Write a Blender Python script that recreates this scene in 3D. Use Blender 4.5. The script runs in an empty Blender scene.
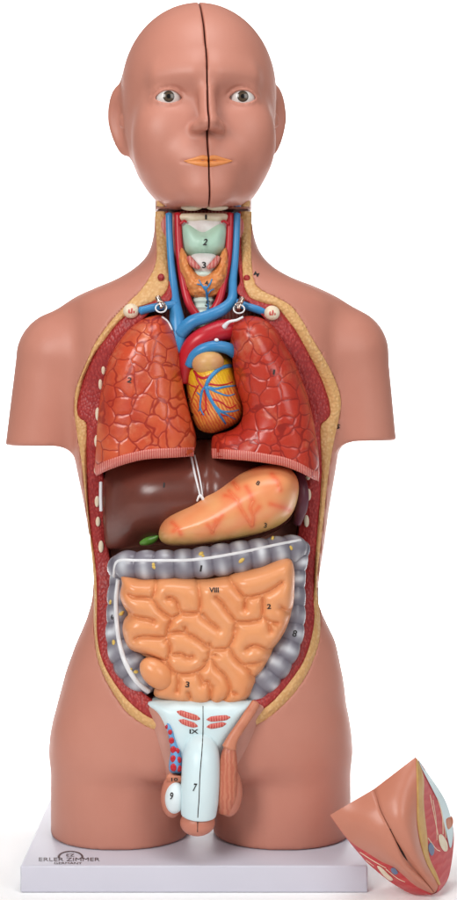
import bpy, bmesh, math, random
import numpy as np
from mathutils import Vector
from mathutils.bvhtree import BVHTree
random.seed(4)
C = bpy.context.scene
COL = C.collection
D = 1600.0            # camera distance (mm); modelling is done in millimetres, meshes are stored in metres
CAMZ = 456.0

def at(px, py, Y):
    k = (D + Y) / D
    return ((px - 228.5) * k, Y, CAMZ + (400 - py) * k)

# ------------------------------------------------------------------ materials
def nd(nt, t, **kw):
    n = nt.nodes.new(t)
    for k, v in kw.items():
        if k.startswith('_'):
            setattr(n, k[1:], v)
        else:
            n.inputs[k.replace('__', ' ')].default_value = v
    return n
def c4(c): return (c[0], c[1], c[2], 1.0)

def mat(name, col, rough=0.42, col2=None, nscale=30, nlo=.4, nhi=.7, bump=None, bscale=200, bstr=.3,
        bdist=.001, spec=.42, coat=0.0, vor=False, metal=0.0, mapscale=(1, 1, 1), sss=0.0, fleck=None):
    m = bpy.data.materials.new(name); m.use_nodes = True
    nt = m.node_tree; b = nt.nodes['Principled BSDF']; L = nt.links.new
    b.inputs['Base Color'].default_value = c4(col)
    b.inputs['Roughness'].default_value = rough
    b.inputs['Specular IOR Level'].default_value = spec
    b.inputs['Coat Weight'].default_value = coat
    b.inputs['Coat Roughness'].default_value = .25
    b.inputs['Metallic'].default_value = metal
    if sss:
        b.inputs['Subsurface Weight'].default_value = sss
        b.inputs['Subsurface Radius'].default_value = (.004, .002, .001)
    tc = nd(nt, 'ShaderNodeTexCoord'); mp = nd(nt, 'ShaderNodeMapping')
    mp.inputs['Scale'].default_value = mapscale
    L(tc.outputs['Object'], mp.inputs['Vector'])
    cur = None
    if col2 is not None:
        n = nd(nt, 'ShaderNodeTexNoise', Scale=nscale, Detail=4.0, Roughness=.55)
        L(mp.outputs[0], n.inputs['Vector'])
        r = nd(nt, 'ShaderNodeMapRange'); r.inputs[1].default_value = nlo; r.inputs[2].default_value = nhi
        L(n.outputs['Fac'], r.inputs[0])
        mx = nd(nt, 'ShaderNodeMix', _data_type='RGBA')
        mx.inputs[6].default_value = c4(col); mx.inputs[7].default_value = c4(col2)
        L(r.outputs[0], mx.inputs[0]); cur = mx.outputs[2]
    if bump:
        if bump == 'vor':
            t = nd(nt, 'ShaderNodeTexVoronoi', Scale=bscale); out = t.outputs['Distance']
        else:
            t = nd(nt, 'ShaderNodeTexNoise', Scale=bscale, Detail=3.0); out = t.outputs['Fac']
        L(mp.outputs[0], t.inputs['Vector'])
        bp = nd(nt, 'ShaderNodeBump', Strength=bstr, Distance=bdist)
        if bump == 'vor': bp.invert = True
        L(out, bp.inputs['Height']); L(bp.outputs[0], b.inputs['Normal'])
        if fleck is not None and bump == 'vor':
            r = nd(nt, 'ShaderNodeMapRange'); r.inputs[1].default_value = .05; r.inputs[2].default_value = .6
            r.inputs[3].default_value = 0; r.inputs[4].default_value = 1
            L(out, r.inputs[0])
            mx = nd(nt, 'ShaderNodeMix', _data_type='RGBA')
            if cur is not None: L(cur, mx.inputs[6])
            else: mx.inputs[6].default_value = c4(col)
            mx.inputs[7].default_value = c4(fleck)
            L(r.outputs[0], mx.inputs[0]); cur = mx.outputs[2]
    if cur is not None: L(cur, b.inputs['Base Color'])
    return m

def lung_mat(name, base, light, line, lightamt, seed):
    m = bpy.data.materials.new(name); m.use_nodes = True
    nt = m.node_tree; b = nt.nodes['Principled BSDF']; L = nt.links.new
    b.inputs['Roughness'].default_value = .30
    tc = nd(nt, 'ShaderNodeTexCoord'); mp = nd(nt, 'ShaderNodeMapping')
    mp.inputs['Scale'].default_value = (1, .4, .95); mp.inputs['Location'].default_value = (seed, seed * .3, 0)
    L(tc.outputs['Object'], mp.inputs['Vector'])
    nz = nd(nt, 'ShaderNodeTexNoise', Scale=45.0, Detail=2.0)
    L(mp.outputs[0], nz.inputs['Vector'])
    sub = nd(nt, 'ShaderNodeVectorMath', _operation='SUBTRACT'); sub.inputs[1].default_value = (.5, .5, .5)
    L(nz.outputs['Color'], sub.inputs[0])
    sc = nd(nt, 'ShaderNodeVectorMath', _operation='SCALE'); sc.inputs['Scale'].default_value = .014
    L(sub.outputs[0], sc.inputs[0])
    ad = nd(nt, 'ShaderNodeVectorMath', _operation='ADD')
    L(mp.outputs[0], ad.inputs[0]); L(sc.outputs[0], ad.inputs[1])
    v = nd(nt, 'ShaderNodeTexVoronoi', _feature='DISTANCE_TO_EDGE', Scale=68.0); L(ad.outputs[0], v.inputs['Vector'])
    vc = nd(nt, 'ShaderNodeTexVoronoi', Scale=68.0); L(ad.outputs[0], vc.inputs['Vector'])
    big = nd(nt, 'ShaderNodeTexNoise', Scale=16.0, Detail=5.0, Roughness=.6); L(mp.outputs[0], big.inputs['Vector'])
    r1 = nd(nt, 'ShaderNodeMapRange'); r1.inputs[1].default_value = .42; r1.inputs[2].default_value = .72
    r1.inputs[4].default_value = lightamt
    L(big.outputs['Fac'], r1.inputs[0])
    sep = nd(nt, 'ShaderNodeSeparateColor'); L(vc.outputs['Color'], sep.inputs[0])
    mul = nd(nt, 'ShaderNodeMath', _operation='MULTIPLY_ADD'); mul.inputs[1].default_value = .20; 
    L(sep.outputs[0], mul.inputs[0]); L(r1.outputs[0], mul.inputs[2]); 
    mul2 = nd(nt, 'ShaderNodeMath', _operation='MULTIPLY'); mul2.inputs[1].default_value = lightamt; mul2.use_clamp = True
    L(mul.outputs[0], mul2.inputs[0])
    mx = nd(nt, 'ShaderNodeMix', _data_type='RGBA'); mx.inputs[6].default_value = c4(base); mx.inputs[7].default_value = c4(light)
    L(mul2.outputs[0], mx.inputs[0])
    n5 = nd(nt, 'ShaderNodeTexNoise', Scale=38.0, Detail=8.0, Roughness=.68); L(mp.outputs[0], n5.inputs['Vector'])
    r5 = nd(nt, 'ShaderNodeMapRange'); r5.inputs[1].default_value = .54; r5.inputs[2].default_value = .74; r5.inputs[4].default_value = lightamt * .75
    L(n5.outputs['Fac'], r5.inputs[0])
    m5 = nd(nt, 'ShaderNodeMix', _data_type='RGBA'); m5.inputs[7].default_value = (.74, .33, .17, 1)
    L(mx.outputs[2], m5.inputs[6]); L(r5.outputs[0], m5.inputs[0])
    n6 = nd(nt, 'ShaderNodeTexNoise', Scale=20.0, Detail=6.0, Roughness=.6); mp6 = nd(nt, 'ShaderNodeMapping'); mp6.inputs['Location'].default_value = (7, 3, 2)
    L(mp.outputs[0], mp6.inputs['Vector']); L(mp6.outputs[0], n6.inputs['Vector'])
    r6 = nd(nt, 'ShaderNodeMapRange'); r6.inputs[1].default_value = .5; r6.inputs[2].default_value = .7; r6.inputs[4].default_value = .7
    L(n6.outputs['Fac'], r6.inputs[0])
    m6 = nd(nt, 'ShaderNodeMix', _data_type='RGBA'); m6.inputs[7].default_value = (base[0] * .72, base[1] * .5, base[2] * .7, 1)
    L(m5.outputs[2], m6.inputs[6]); L(r6.outputs[0], m6.inputs[0]); mx = m6
    fine = nd(nt, 'ShaderNodeTexNoise', Scale=9.0, Detail=2.0); L(mp.outputs[0], fine.inputs['Vector'])
    wid = nd(nt, 'ShaderNodeMapRange'); wid.inputs[1].default_value = .20; wid.inputs[2].default_value = .65
    wid.inputs[3].default_value = .025; wid.inputs[4].default_value = .07
    L(fine.outputs['Fac'], wid.inputs[0])
    lr = nd(nt, 'ShaderNodeMapRange', _interpolation_type='SMOOTHSTEP'); lr.inputs[1].default_value = .02
    L(wid.outputs[0], lr.inputs[2]); lr.inputs[3].default_value = 1; lr.inputs[4].default_value = 0
    L(v.outputs['Distance'], lr.inputs[0])
    lm = nd(nt, 'ShaderNodeMath', _operation='MULTIPLY'); lm.inputs[1].default_value = .8; L(lr.outputs[0], lm.inputs[0])
    mx2 = nd(nt, 'ShaderNodeMix', _data_type='RGBA'); mx2.inputs[7].default_value = c4(line)
    L(mx.outputs[2], mx2.inputs[6]); L(lm.outputs[0], mx2.inputs[0])
    L(mx2.outputs[2], b.inputs['Base Color'])
    hr = nd(nt, 'ShaderNodeMapRange', _interpolation_type='SMOOTHSTEP'); hr.inputs[1].default_value = 0; hr.inputs[2].default_value = .16
    L(v.outputs['Distance'], hr.inputs[0])
    bp = nd(nt, 'ShaderNodeBump', Strength=.4, Distance=.001); L(hr.outputs[0], bp.inputs['Height'])
    b2 = nd(nt, 'ShaderNodeBump', Strength=.2, Distance=.003); L(big.outputs['Fac'], b2.inputs['Height'])
    L(bp.outputs[0], b2.inputs['Normal']); L(b2.outputs[0], b.inputs['Normal'])
    return m

def stripe_mat(name, c1, c2, axis, freq, rough=.4, noise=.0, bstr=.4, cut=.5, rot=(0, 0, 0)):
    m = bpy.data.materials.new(name); m.use_nodes = True
    nt = m.node_tree; b = nt.nodes['Principled BSDF']; L = nt.links.new
    b.inputs['Roughness'].default_value = rough
    tc = nd(nt, 'ShaderNodeTexCoord'); mp = nd(nt, 'ShaderNodeMapping'); mp.inputs['Rotation'].default_value = rot
    L(tc.outputs['Object'], mp.inputs['Vector'])
    w = nd(nt, 'ShaderNodeTexWave', Scale=freq, Distortion=noise, Detail=2.0); w.bands_direction = axis
    w.inputs['Detail Scale'].default_value = 2.0
    L(mp.outputs[0], w.inputs['Vector'])
    r = nd(nt, 'ShaderNodeMapRange'); r.inputs[1].default_value = cut - .3; r.inputs[2].default_value = cut + .3
    L(w.outputs['Fac'], r.inputs[0])
    mx = nd(nt, 'ShaderNodeMix', _data_type='RGBA'); mx.inputs[6].default_value = c4(c1); mx.inputs[7].default_value = c4(c2)
    L(r.outputs[0], mx.inputs[0]); L(mx.outputs[2], b.inputs['Base Color'])
    bp = nd(nt, 'ShaderNodeBump', Strength=bstr, Distance=.0006); L(w.outputs['Fac'], bp.inputs['Height']); L(bp.outputs[0], b.inputs['Normal'])
    return m

def attr_mat(name, rough=.4, bump=None, bscale=100, bstr=.3, bdist=.001, nz=.0):
    """colour painted per vertex (attribute Col) with a slight mottle"""
    m = bpy.data.materials.new(name); m.use_nodes = True
    nt = m.node_tree; b = nt.nodes['Principled BSDF']; L = nt.links.new
    b.inputs['Roughness'].default_value = rough
    a = nd(nt, 'ShaderNodeAttribute'); a.attribute_name = 'Col'
    L(a.outputs['Color'], b.inputs['Base Color'])
    if bump:
        tc = nd(nt, 'ShaderNodeTexCoord')
        t = nd(nt, 'ShaderNodeTexNoise', Scale=bscale, Detail=3.0); L(tc.outputs['Object'], t.inputs['Vector'])
        bp = nd(nt, 'ShaderNodeBump', Strength=bstr, Distance=bdist)
        L(t.outputs['Fac'], bp.inputs['Height']); L(bp.outputs[0], b.inputs['Normal'])
    return m

SKIN = (.53, .222, .160)
M = {}
M['skin'] = mat('painted_skin', SKIN, .46, (.495, .195, .138), nscale=11, nlo=.35, nhi=.7, bump='noise', bscale=520, bstr=.07)
M['skin2'] = mat('insert_skin', (.52, .20, .13), .36, (.50, .18, .115), nscale=16, bump='noise', bscale=420, bstr=.05)
M['skin_pale'] = mat('pale_fold_skin', (.55, .27, .21), .4, (.50, .22, .165), nscale=30)
M['fat'] = mat('fat_tissue', (.74, .47, .22), .45, (.68, .38, .15), nscale=45, bump='vor', bscale=290, bstr=.6, bdist=.0016, fleck=(.62, .34, .13))
M['muscle'] = mat('muscle_tissue', (.50, .062, .052), .42, (.42, .036, .032), nscale=55, bump='vor', bscale=400, bstr=.6, bdist=.0012, fleck=(.32, .02, .02), mapscale=(1, 1, .7))
M['cavity'] = mat('cavity_lining', (.16, .018, .016), .5, (.09, .012, .012), nscale=40)
M['lung_r'] = lung_mat('right_lung_paint', (.55, .055, .018), (.68, .20, .08), (.29, .014, .008), .78, 1.3)
M['lung_l'] = lung_mat('left_lung_paint', (.45, .030, .014), (.54, .09, .04), (.24, .012, .008), .5, 5.1)
M['fringe'] = stripe_mat('diaphragm_fringe', (.50, .07, .055), (.66, .24, .19), 'X', 150, noise=.5)
M['liver'] = mat('liver_brown', (.15, .043, .030), .27, (.115, .034, .025), nscale=18, bump='noise', bscale=60, bstr=.06)
M['gall'] = mat('gallbladder_green', (.14, .36, .05), .35, (.09, .25, .03), nscale=80)
M['stomach'] = mat('stomach_peach', (.76, .34, .13), .36, (.74, .25, .09), nscale=25, nlo=.45, nhi=.75, bump='noise', bscale=90, bstr=.08)
M['stomach_vein'] = mat('stomach_vessel_red', (.74, .17, .06), .4, (.76, .25, .10), nscale=90)
M['small'] = mat('small_intestine_orange', (.75, .315, .135), .28, (.71, .255, .095), nscale=22, nlo=.45, nhi=.75)
M['colon'] = attr_mat('colon_grey', .30, 'noise', 70, .12)
M['white'] = mat('white_paint', (.78, .80, .82), .4)
M['bone'] = mat('bone_cream', (.78, .68, .52), .4, (.70, .55, .38), nscale=120)
M['blue'] = mat('vein_blue', (.035, .21, .46), .34, (.05, .26, .52), nscale=40)
M['red'] = mat('artery_red', (.50, .014, .025), .32, (.42, .01, .02), nscale=40)
M['tan'] = mat('auricle_tan', (.58, .30, .13), .4, (.60, .36, .10), nscale=80)
M['cart'] = mat('cartilage_green', (.42, .64, .50), .4, (.48, .68, .56), nscale=60)
M['trachea'] = mat('trachea_pale', (.62, .74, .66), .4)
M['thyroid'] = mat('thyroid_orange', (.76, .33, .11), .38, (.68, .23, .07), nscale=160, bump='vor', bscale=240, bstr=.6, bdist=.002, fleck=(.66, .22, .06))
M['membrane'] = mat('larynx_membrane', (.74, .72, .70), .45, (.66, .58, .56), nscale=90)
M['neckmuscle'] = stripe_mat('neck_muscle_pink', (.50, .10, .09), (.62, .24, .20), 'X', 90, noise=2)
M['bladder'] = mat('bladder_pale_blue', (.62, .76, .79), .36, (.66, .78, .80), nscale=20)
M['glans'] = mat('glans_skin', (.52, .19, .125), .38)
M['testis'] = mat('testis_white', (.70, .78, .80), .36)
M['cord'] = stripe_mat('cord_muscle', (.46, .125, .07), (.52, .175, .10), 'X', 70, noise=3.5, bstr=.6)
M['cordtan'] = mat('cord_tan', (.56, .21, .12), .4, (.48, .16, .09), nscale=80)
M['plexblue'] = mat('plexus_blue', (.14, .34, .60), .38)
M['pinkmuscle'] = stripe_mat('cut_muscle_pink', (.52, .05, .045), (.66, .20, .15), 'X', 130, noise=3)
M['base'] = mat('base_plate_white', (.575, .565, .64), .38, (.56, .55, .625), nscale=8)
M['ink'] = mat('black_ink', (.015, .012, .012), .5)
M['logo'] = mat('logo_print', (.10, .075, .08), .5)
M['metal'] = mat('hook_metal', (.52, .40, .34), .22, metal=1.0)
M['wire'] = mat('wire_white', (.74, .74, .76), .3)
M['lips'] = mat('lip_orange', (.70, .25, .065), .38, (.66, .22, .06), nscale=30)
M['gap'] = mat('joint_dark', (.02, .008, .006), .7)
M['fem_muscle'] = stripe_mat('cut_muscle_red', (.50, .03, .035), (.55, .06, .055), 'Z', 40, noise=4, bstr=.3, cut=.8)
M['fem_fat'] = mat('cut_fat_ochre', (.58, .34, .11), .42, (.52, .28, .08), nscale=120, bump='noise', bscale=300, bstr=.3)
M['greyblue'] = mat('vessel_grey_blue', (.13, .17, .28), .4)
M['yfat'] = mat('fat_tag_yellow', (.66, .45, .10), .45)
M['spleen'] = mat('spleen_purple', (.12, .03, .05), .35)
M['backdrop'] = mat('backdrop_paper', (.955, .955, .955), .9, (.95, .95, .95), nscale=4, spec=.1)

# ------------------------------------------------------------------ object helpers
ROOTS = {}
def thing(name, label, cat, loc, group=None):
    o = bpy.data.objects.new(name, None); COL.objects.link(o)
    o.empty_display_size = .05
    o.location = [v * .001 for v in loc]
    o['label'] = label; o['category'] = cat
    if group: o['group'] = group
    ROOTS[o.name] = o.location.copy()
    return o
def rootloc(o):
    while o.parent: o = o.parent
    return np.array(ROOTS.get(o.name, Vector((0, 0, 0))))
def obj(name, V, F, m, parent=None, smooth=True, colors=None):
    V = np.asarray(V, dtype=np.float64) * .001
    L = rootloc(parent) if parent else np.zeros(3)
    me = bpy.data.meshes.new(name)
    me.from_pydata([tuple(v) for v in (V - L)], [], [tuple(int(i) for i in f) for f in F])
    me.update()
    if smooth: me.polygons.foreach_set('use_smooth', [True] * len(me.polygons))
    if colors is not None:
        ca = me.color_attributes.new('Col', 'FLOAT_COLOR', 'POINT')
        cc = np.ones((len(V), 4), dtype=np.float32); cc[:, :3] = colors
        ca.data.foreach_set('color', cc.ravel())
    me.materials.append(m)
    o = bpy.data.objects.new(name, me); COL.objects.link(o)
    if parent: o.parent = parent
    return o
def bvh(V, F): return BVHTree.FromPolygons([tuple(v) for v in np.asarray(V)], [tuple(int(i) for i in f) for f in F])

# ------------------------------------------------------------------ signed-distance modelling
def grid(lo, hi, h):
    ax = [np.arange(lo[i], hi[i] + h, h, dtype=np.float32) for i in range(3)]
    X = ax[0][:, None, None]; Y = ax[1][None, :, None]; Z = ax[2][None, None, :]
    return X, Y, Z, np.array([a[0] for a in ax]), h
def nets(f, org, h, relax=1):
    f = np.ascontiguousarray(f, dtype=np.float32)
    s = f < 0
    nx, ny, nz = f.shape
    c = np.zeros((nx - 1, ny - 1, nz - 1), dtype=np.int8)
    for i in (0, 1):
        for j in (0, 1):
            for k in (0, 1):
                c += s[i:nx - 1 + i, j:ny - 1 + j, k:nz - 1 + k]
    cells = np.argwhere((c > 0) & (c < 8))
    idx = -np.ones(c.shape, dtype=np.int64); idx[tuple(cells.T)] = np.arange(len(cells))
    acc = np.zeros((len(cells), 3)); cnt = np.zeros(len(cells))
    cx, cy, cz = cells.T
    cor = [(i, j, k) for i in (0, 1) for j in (0, 1) for k in (0, 1)]
    for a in cor:
        for ax in range(3):
            if a[ax]: continue
            b = list(a); b[ax] = 1
            fa = f[cx + a[0], cy + a[1], cz + a[2]]; fb = f[cx + b[0], cy + b[1], cz + b[2]]
            m = (fa < 0) != (fb < 0)
            t = np.where(m, fa / np.where(m, fa - fb, 1), 0)
            p = np.tile(np.array(a, float), (len(cells), 1)); p[:, ax] += t
            acc[m] += p[m]; cnt[m] += 1
    V = cells + acc / cnt[:, None]
    F = []
    for ax in range(3):
        o1, o2 = [(1, 2), (2, 0), (0, 1)][ax]
        sl0 = [slice(None)] * 3; sl1 = [slice(None)] * 3
        sl0[ax] = slice(0, -1); sl1[ax] = slice(1, None)
        s0 = s[tuple(sl0)]; s1 = s[tuple(sl1)]
        e = np.argwhere(s0 != s1)
        ok = (e[:, o1] > 0) & (e[:, o2] > 0) & (e[:, o1] < f.shape[o1] - 1) & (e[:, o2] < f.shape[o2] - 1)
        e = e[ok]
        inside = s0[tuple(e.T)]
        q = []
        for d1, d2 in ((-1, -1), (0, -1), (0, 0), (-1, 0)):
            g = e.copy(); g[:, o1] += d1; g[:, o2] += d2
            q.append(idx[tuple(g.T)])
        q = np.stack(q, 1)
        q[~inside] = q[~inside][:, ::-1]
        F.append(q)
    F = np.concatenate(F); F = F[(F >= 0).all(1)]
    V = relaxed(V, F, relax)
    return V * h + org, F
def relaxed(V, F, n, lam=.5):
    for _ in range(n):
        for l in (lam, -lam * .9):
            s = np.zeros_like(V); c = np.zeros(len(V))
            k = F.shape[1]
            for i in range(k):
                a, b = F[:, i], F[:, (i + 1) % k]
                np.add.at(s, a, V[b]); np.add.at(c, a, 1)
                np.add.at(s, b, V[a]); np.add.at(c, b, 1)
            V = V + l * (s / np.maximum(c, 1)[:, None] - V)
    return V
def smin(a, b, k):
    h = np.clip(.5 + .5 * (b - a) / k, 0, 1)
    return b + (a - b) * h - k * h * (1 - h)
def smax(a, b, k): return -smin(-a, -b, k)
def ell(X, Y, Z, c, r):
    x = (X - c[0]) / r[0]; y = (Y - c[1]) / r[1]; z = (Z - c[2]) / r[2]
    q = np.sqrt(x * x + y * y + z * z)
    g = np.sqrt((x / r[0]) ** 2 + (y / r[1]) ** 2 + (z / r[2]) ** 2) + 1e-9
    return q * (q - 1) / g
def cap(X, Y, Z, a, b, ra, rb):
    a = np.array(a, float); d = np.array(b, float) - a
    t = np.clip(((X - a[0]) * d[0] + (Y - a[1]) * d[1] + (Z - a[2]) * d[2]) / (d @ d), 0, 1)
    return np.sqrt((X - a[0] - t * d[0]) ** 2 + (Y - a[1] - t * d[1]) ** 2 + (Z - a[2] - t * d[2]) ** 2) - (ra + (rb - ra) * t)
def chain(X, Y, Z, pts, rs, k=None):
    f = None
    for i in range(len(pts) - 1):
        g = cap(X, Y, Z, pts[i], pts[i + 1], rs[i], rs[i + 1])
        f = g if f is None else (np.minimum(f, g) if k is None else smin(f, g, k))
    return f
def seg_dist(X, Z, P, closed=False):
    P = np.asarray(P, float); d2 = None
    n = len(P) if closed else len(P) - 1
    for i in range(n):
        a = P[i]; e = P[(i + 1) % len(P)] - a
        t = np.clip(((X - a[0]) * e[0] + (Z - a[1]) * e[1]) / max(e @ e, 1e-9), 0, 1)
        q = (X - a[0] - t * e[0]) ** 2 + (Z - a[1] - t * e[1]) ** 2
        d2 = q if d2 is None else np.minimum(d2, q)
    return np.sqrt(d2)
def poly_sdf(X, Z, P):
    P = np.asarray(P, float)
    d = seg_dist(X, Z, P, True)
    ins = np.zeros(np.broadcast(X, Z).shape, bool)
    for i in range(len(P)):
        a = P[i]; b = P[(i + 1) % len(P)]
        if a[1] == b[1]: continue
        c = ((a[1] > Z) != (b[1] > Z)) & (X < (b[0] - a[0]) * (Z - a[1]) / (b[1] - a[1]) + a[0])
        ins ^= c
    return np.where(ins, -d, d).astype(np.float32)
def crom(P, n=6, closed=False):
    P = [np.asarray(p, float) for p in P]; N = len(P); out = []
    g = (lambda i: P[i % N]) if closed else (lambda i: P[min(max(i, 0), N - 1)])
    for i in range(N if closed else N - 1):
        p0, p1, p2, p3 = g(i - 1), g(i), g(i + 1), g(i + 2)
        for j in range(n):
            t = j / n
            out.append(.5 * ((2 * p1) + (p2 - p0) * t + (2 * p0 - 5 * p1 + 4 * p2 - p3) * t * t + (3 * p1 - p0 - 3 * p2 + p3) * t ** 3))
    if not closed: out.append(P[-1])
    return np.array(out)
def resample(P, n):
    P = np.asarray(P, float)
    s = np.r_[0, np.cumsum(np.linalg.norm(np.diff(P, axis=0), axis=1))]
    t = np.linspace(0, s[-1], n)
    return np.stack([np.interp(t, s, P[:, i]) for i in range(P.shape[1])], 1)
def wpoly(P, Y):
    return np.array([[at(p[0], p[1], Y)[0], at(p[0], p[1], Y)[2]] for p in P])
def dome(d, R):
    """0 at the outline rising to 1 at R inside, like a quarter circle"""
    t = np.clip(-d / R, 0, 1)
    return np.sqrt(np.maximum(1 - (1 - t) ** 2, 0))
def tbl(pairs, z, sm=6):
    a = np.array(sorted(pairs), float)
    zz = np.arange(a[0, 0], a[-1, 0] + 1)
    v = np.interp(zz, a[:, 0], a[:, 1])
    if sm:
        for _ in range(2):
            p = np.pad(v, sm, mode='edge'); v = np.convolve(p, np.ones(2 * sm + 1) / (2 * sm + 1), 'valid')
    return np.interp(z, zz, v)

def organ(P, Ynom, Yedge, Yfront, R, Yback=14, h=1.6, k=4, dome_poly=None, extra=None, closed_smooth=5, relax=2, blur=2):
    """a solid with a traced outline, a domed front and a real depth back to the cavity wall"""
    Pw = wpoly(crom(P, closed_smooth, True), Ynom)
    lo = [Pw[:, 0].min() - 6, Yfront - 14, Pw[:, 1].min() - 6]; hi = [Pw[:, 0].max() + 6, Yback + 4, Pw[:, 1].max() + 6]
    X, Y, Z, o, h = grid(lo, hi, h)
    x2 = X[:, 0, :]; z2 = Z[:, 0, :]
    d = poly_sdf(x2, z2, Pw)
    dd = d if dome_poly is None else poly_sdf(x2, z2, wpoly(crom(dome_poly, closed_smooth, True), Ynom))
    yf = Yedge + (Yfront - Yedge) * dome(dd, R)
    for _ in range(3 if blur else 0):
        for axx in (0, 1):
            pw = [(0, 0), (0, 0)]; pw[axx] = (blur, blur); a = np.pad(yf, pw, mode='edge')
            n_ = yf.shape[axx]
            yf = sum((a[k_:k_ + n_] if axx == 0 else a[:, k_:k_ + n_]) for k_ in range(2 * blur + 1)) / (2 * blur + 1)
    if extra is not None: yf = yf + extra(x2, z2, d)
    f = smax(d[:, None, :] + 0 * Y, yf[:, None, :] - Y, k)
    f = np.maximum(f, Y - Yback)
    return nets(f, o, h, relax)

def sweep(P, R, seg=12, flat=1.0, up=None, n=5, capends=True):
    """tube along a smooth path; R per control point; flat squashes along `up`"""
    P = np.asarray(P, float); R = np.asarray(R, float) if np.ndim(R) else np.full(len(P), float(R))
    if len(R) != len(P): R = np.interp(np.linspace(0, 1, len(P)), np.linspace(0, 1, len(R)), R)
    Q = crom(np.c_[P, R], n) if n > 1 and len(P) > 2 else np.c_[P, R]
    if len(P) == 2: Q = np.array([Q[0] + (Q[-1] - Q[0]) * t for t in np.linspace(0, 1, 6)])
    p = Q[:, :3]; r = np.maximum(Q[:, 3], .05)
    T = np.gradient(p, axis=0); T /= np.linalg.norm(T, axis=1)[:, None] + 1e-9
    ref = np.array([0, -1., 0])
    V = []; F = []
    for i in range(len(p)):
        b = np.cross(T[i], ref); nb = np.linalg.norm(b)
        b = b / nb if nb > 1e-3 else np.array([1., 0, 0])
        nn = np.cross(b, T[i])
        for j in range(seg):
            a = 2 * math.pi * j / seg
            V.append(p[i] + r[i] * (math.cos(a) * b + flat * math.sin(a) * nn))
    for i in range(len(p) - 1):
        for j in range(seg):
            F.append((i * seg + j, i * seg + (j + 1) % seg, (i + 1) * seg + (j + 1) % seg, (i + 1) * seg + j))
    if capends:
        for i, s in ((0, 1), (len(p) - 1, -1)):
            V.append(p[i] - s * T[i] * r[i] * .45); c = len(V) - 1
            for j in range(seg):
                t = (i * seg + (j + 1) % seg, i * seg + j, c)
                F.append(t if s > 0 else t[::-1])
    return np.array(V), F
def pxs(L): return [at(*p) for p in L]
def join(parts):
    V = []; F = []; n = 0
    for v, f in parts:
        V.append(np.asarray(v)); F += [tuple(int(i) + n for i in q) for q in f]; n += len(v)
    return np.concatenate(V), F
def ellipsoid(c, r, seg=20, rings=12, rotY=0.0):
    V = []; F = []
    ca, sa = math.cos(rotY), math.sin(rotY)
    for i in range(rings + 1):
        th = math.pi * i / rings
        for j in range(seg):
            ph = 2 * math.pi * j / seg
            x, y, z = r[0] * math.sin(th) * math.cos(ph), r[1] * math.sin(th) * math.sin(ph), r[2] * math.cos(th)
            V.append((c[0] + x * ca + z * sa, c[1] + y, c[2] - x * sa + z * ca))
    for i in range(rings):
        for j in range(seg):
            F.append((i * seg + j, (i + 1) * seg + j, (i + 1) * seg + (j + 1) % seg, i * seg + (j + 1) % seg))
    return np.array(V), F

CAMP = Vector((0, -D, CAMZ))
def hit(trees, px, py, default=None):
    d = Vector((px - 228.5, D, 400 - py)).normalized()
    best = None
    for t in trees:
        loc, nrm, i, dist = t.ray_cast(CAMP, d)
        if loc is not None and (best is None or dist < best[1]): best = (loc, dist)
    if best is None: return default
    return np.array(best[0])
def on(trees, pts, dens=3.0, off=0.0):
    """lay a pixel path on the surface of an organ already built"""
    P = crom([p[:2] for p in pts], 8) if len(pts) > 2 else np.array([p[:2] for p in pts], float)
    L = np.sum(np.linalg.norm(np.diff(P, axis=0), axis=1))
    P = resample(P, max(3, int(L / dens)))
    out = []
    for p in P:
        q = hit(trees, p[0], p[1])
        if q is not None: out.append(q + np.array([0, -off, 0]))
    return np.array(out)
def vessel(trees, pts, r0, r1, off=.2, seg=8, flat=.7):
    Q = on(trees, pts, 2.5, off)
    if len(Q) < 2: return None
    ys = Q[:, 1].copy()
    if len(Q) > 4:
        ys[1:-1] = (ys[:-2] + ys[1:-1] * 2 + ys[2:]) / 4; Q[:, 1] = ys
    R = np.linspace(r0, r1, len(Q))
    return sweep(Q, R, seg, flat=flat, n=1)
def vessels(name, trees, lst, m, parent, **kw):
    parts = [v for v in (vessel(trees, p, a, b, **kw) for p, a, b in lst) if v is not None]
    V, F = join(parts)
    return obj(name, V, F, m, parent)

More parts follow.
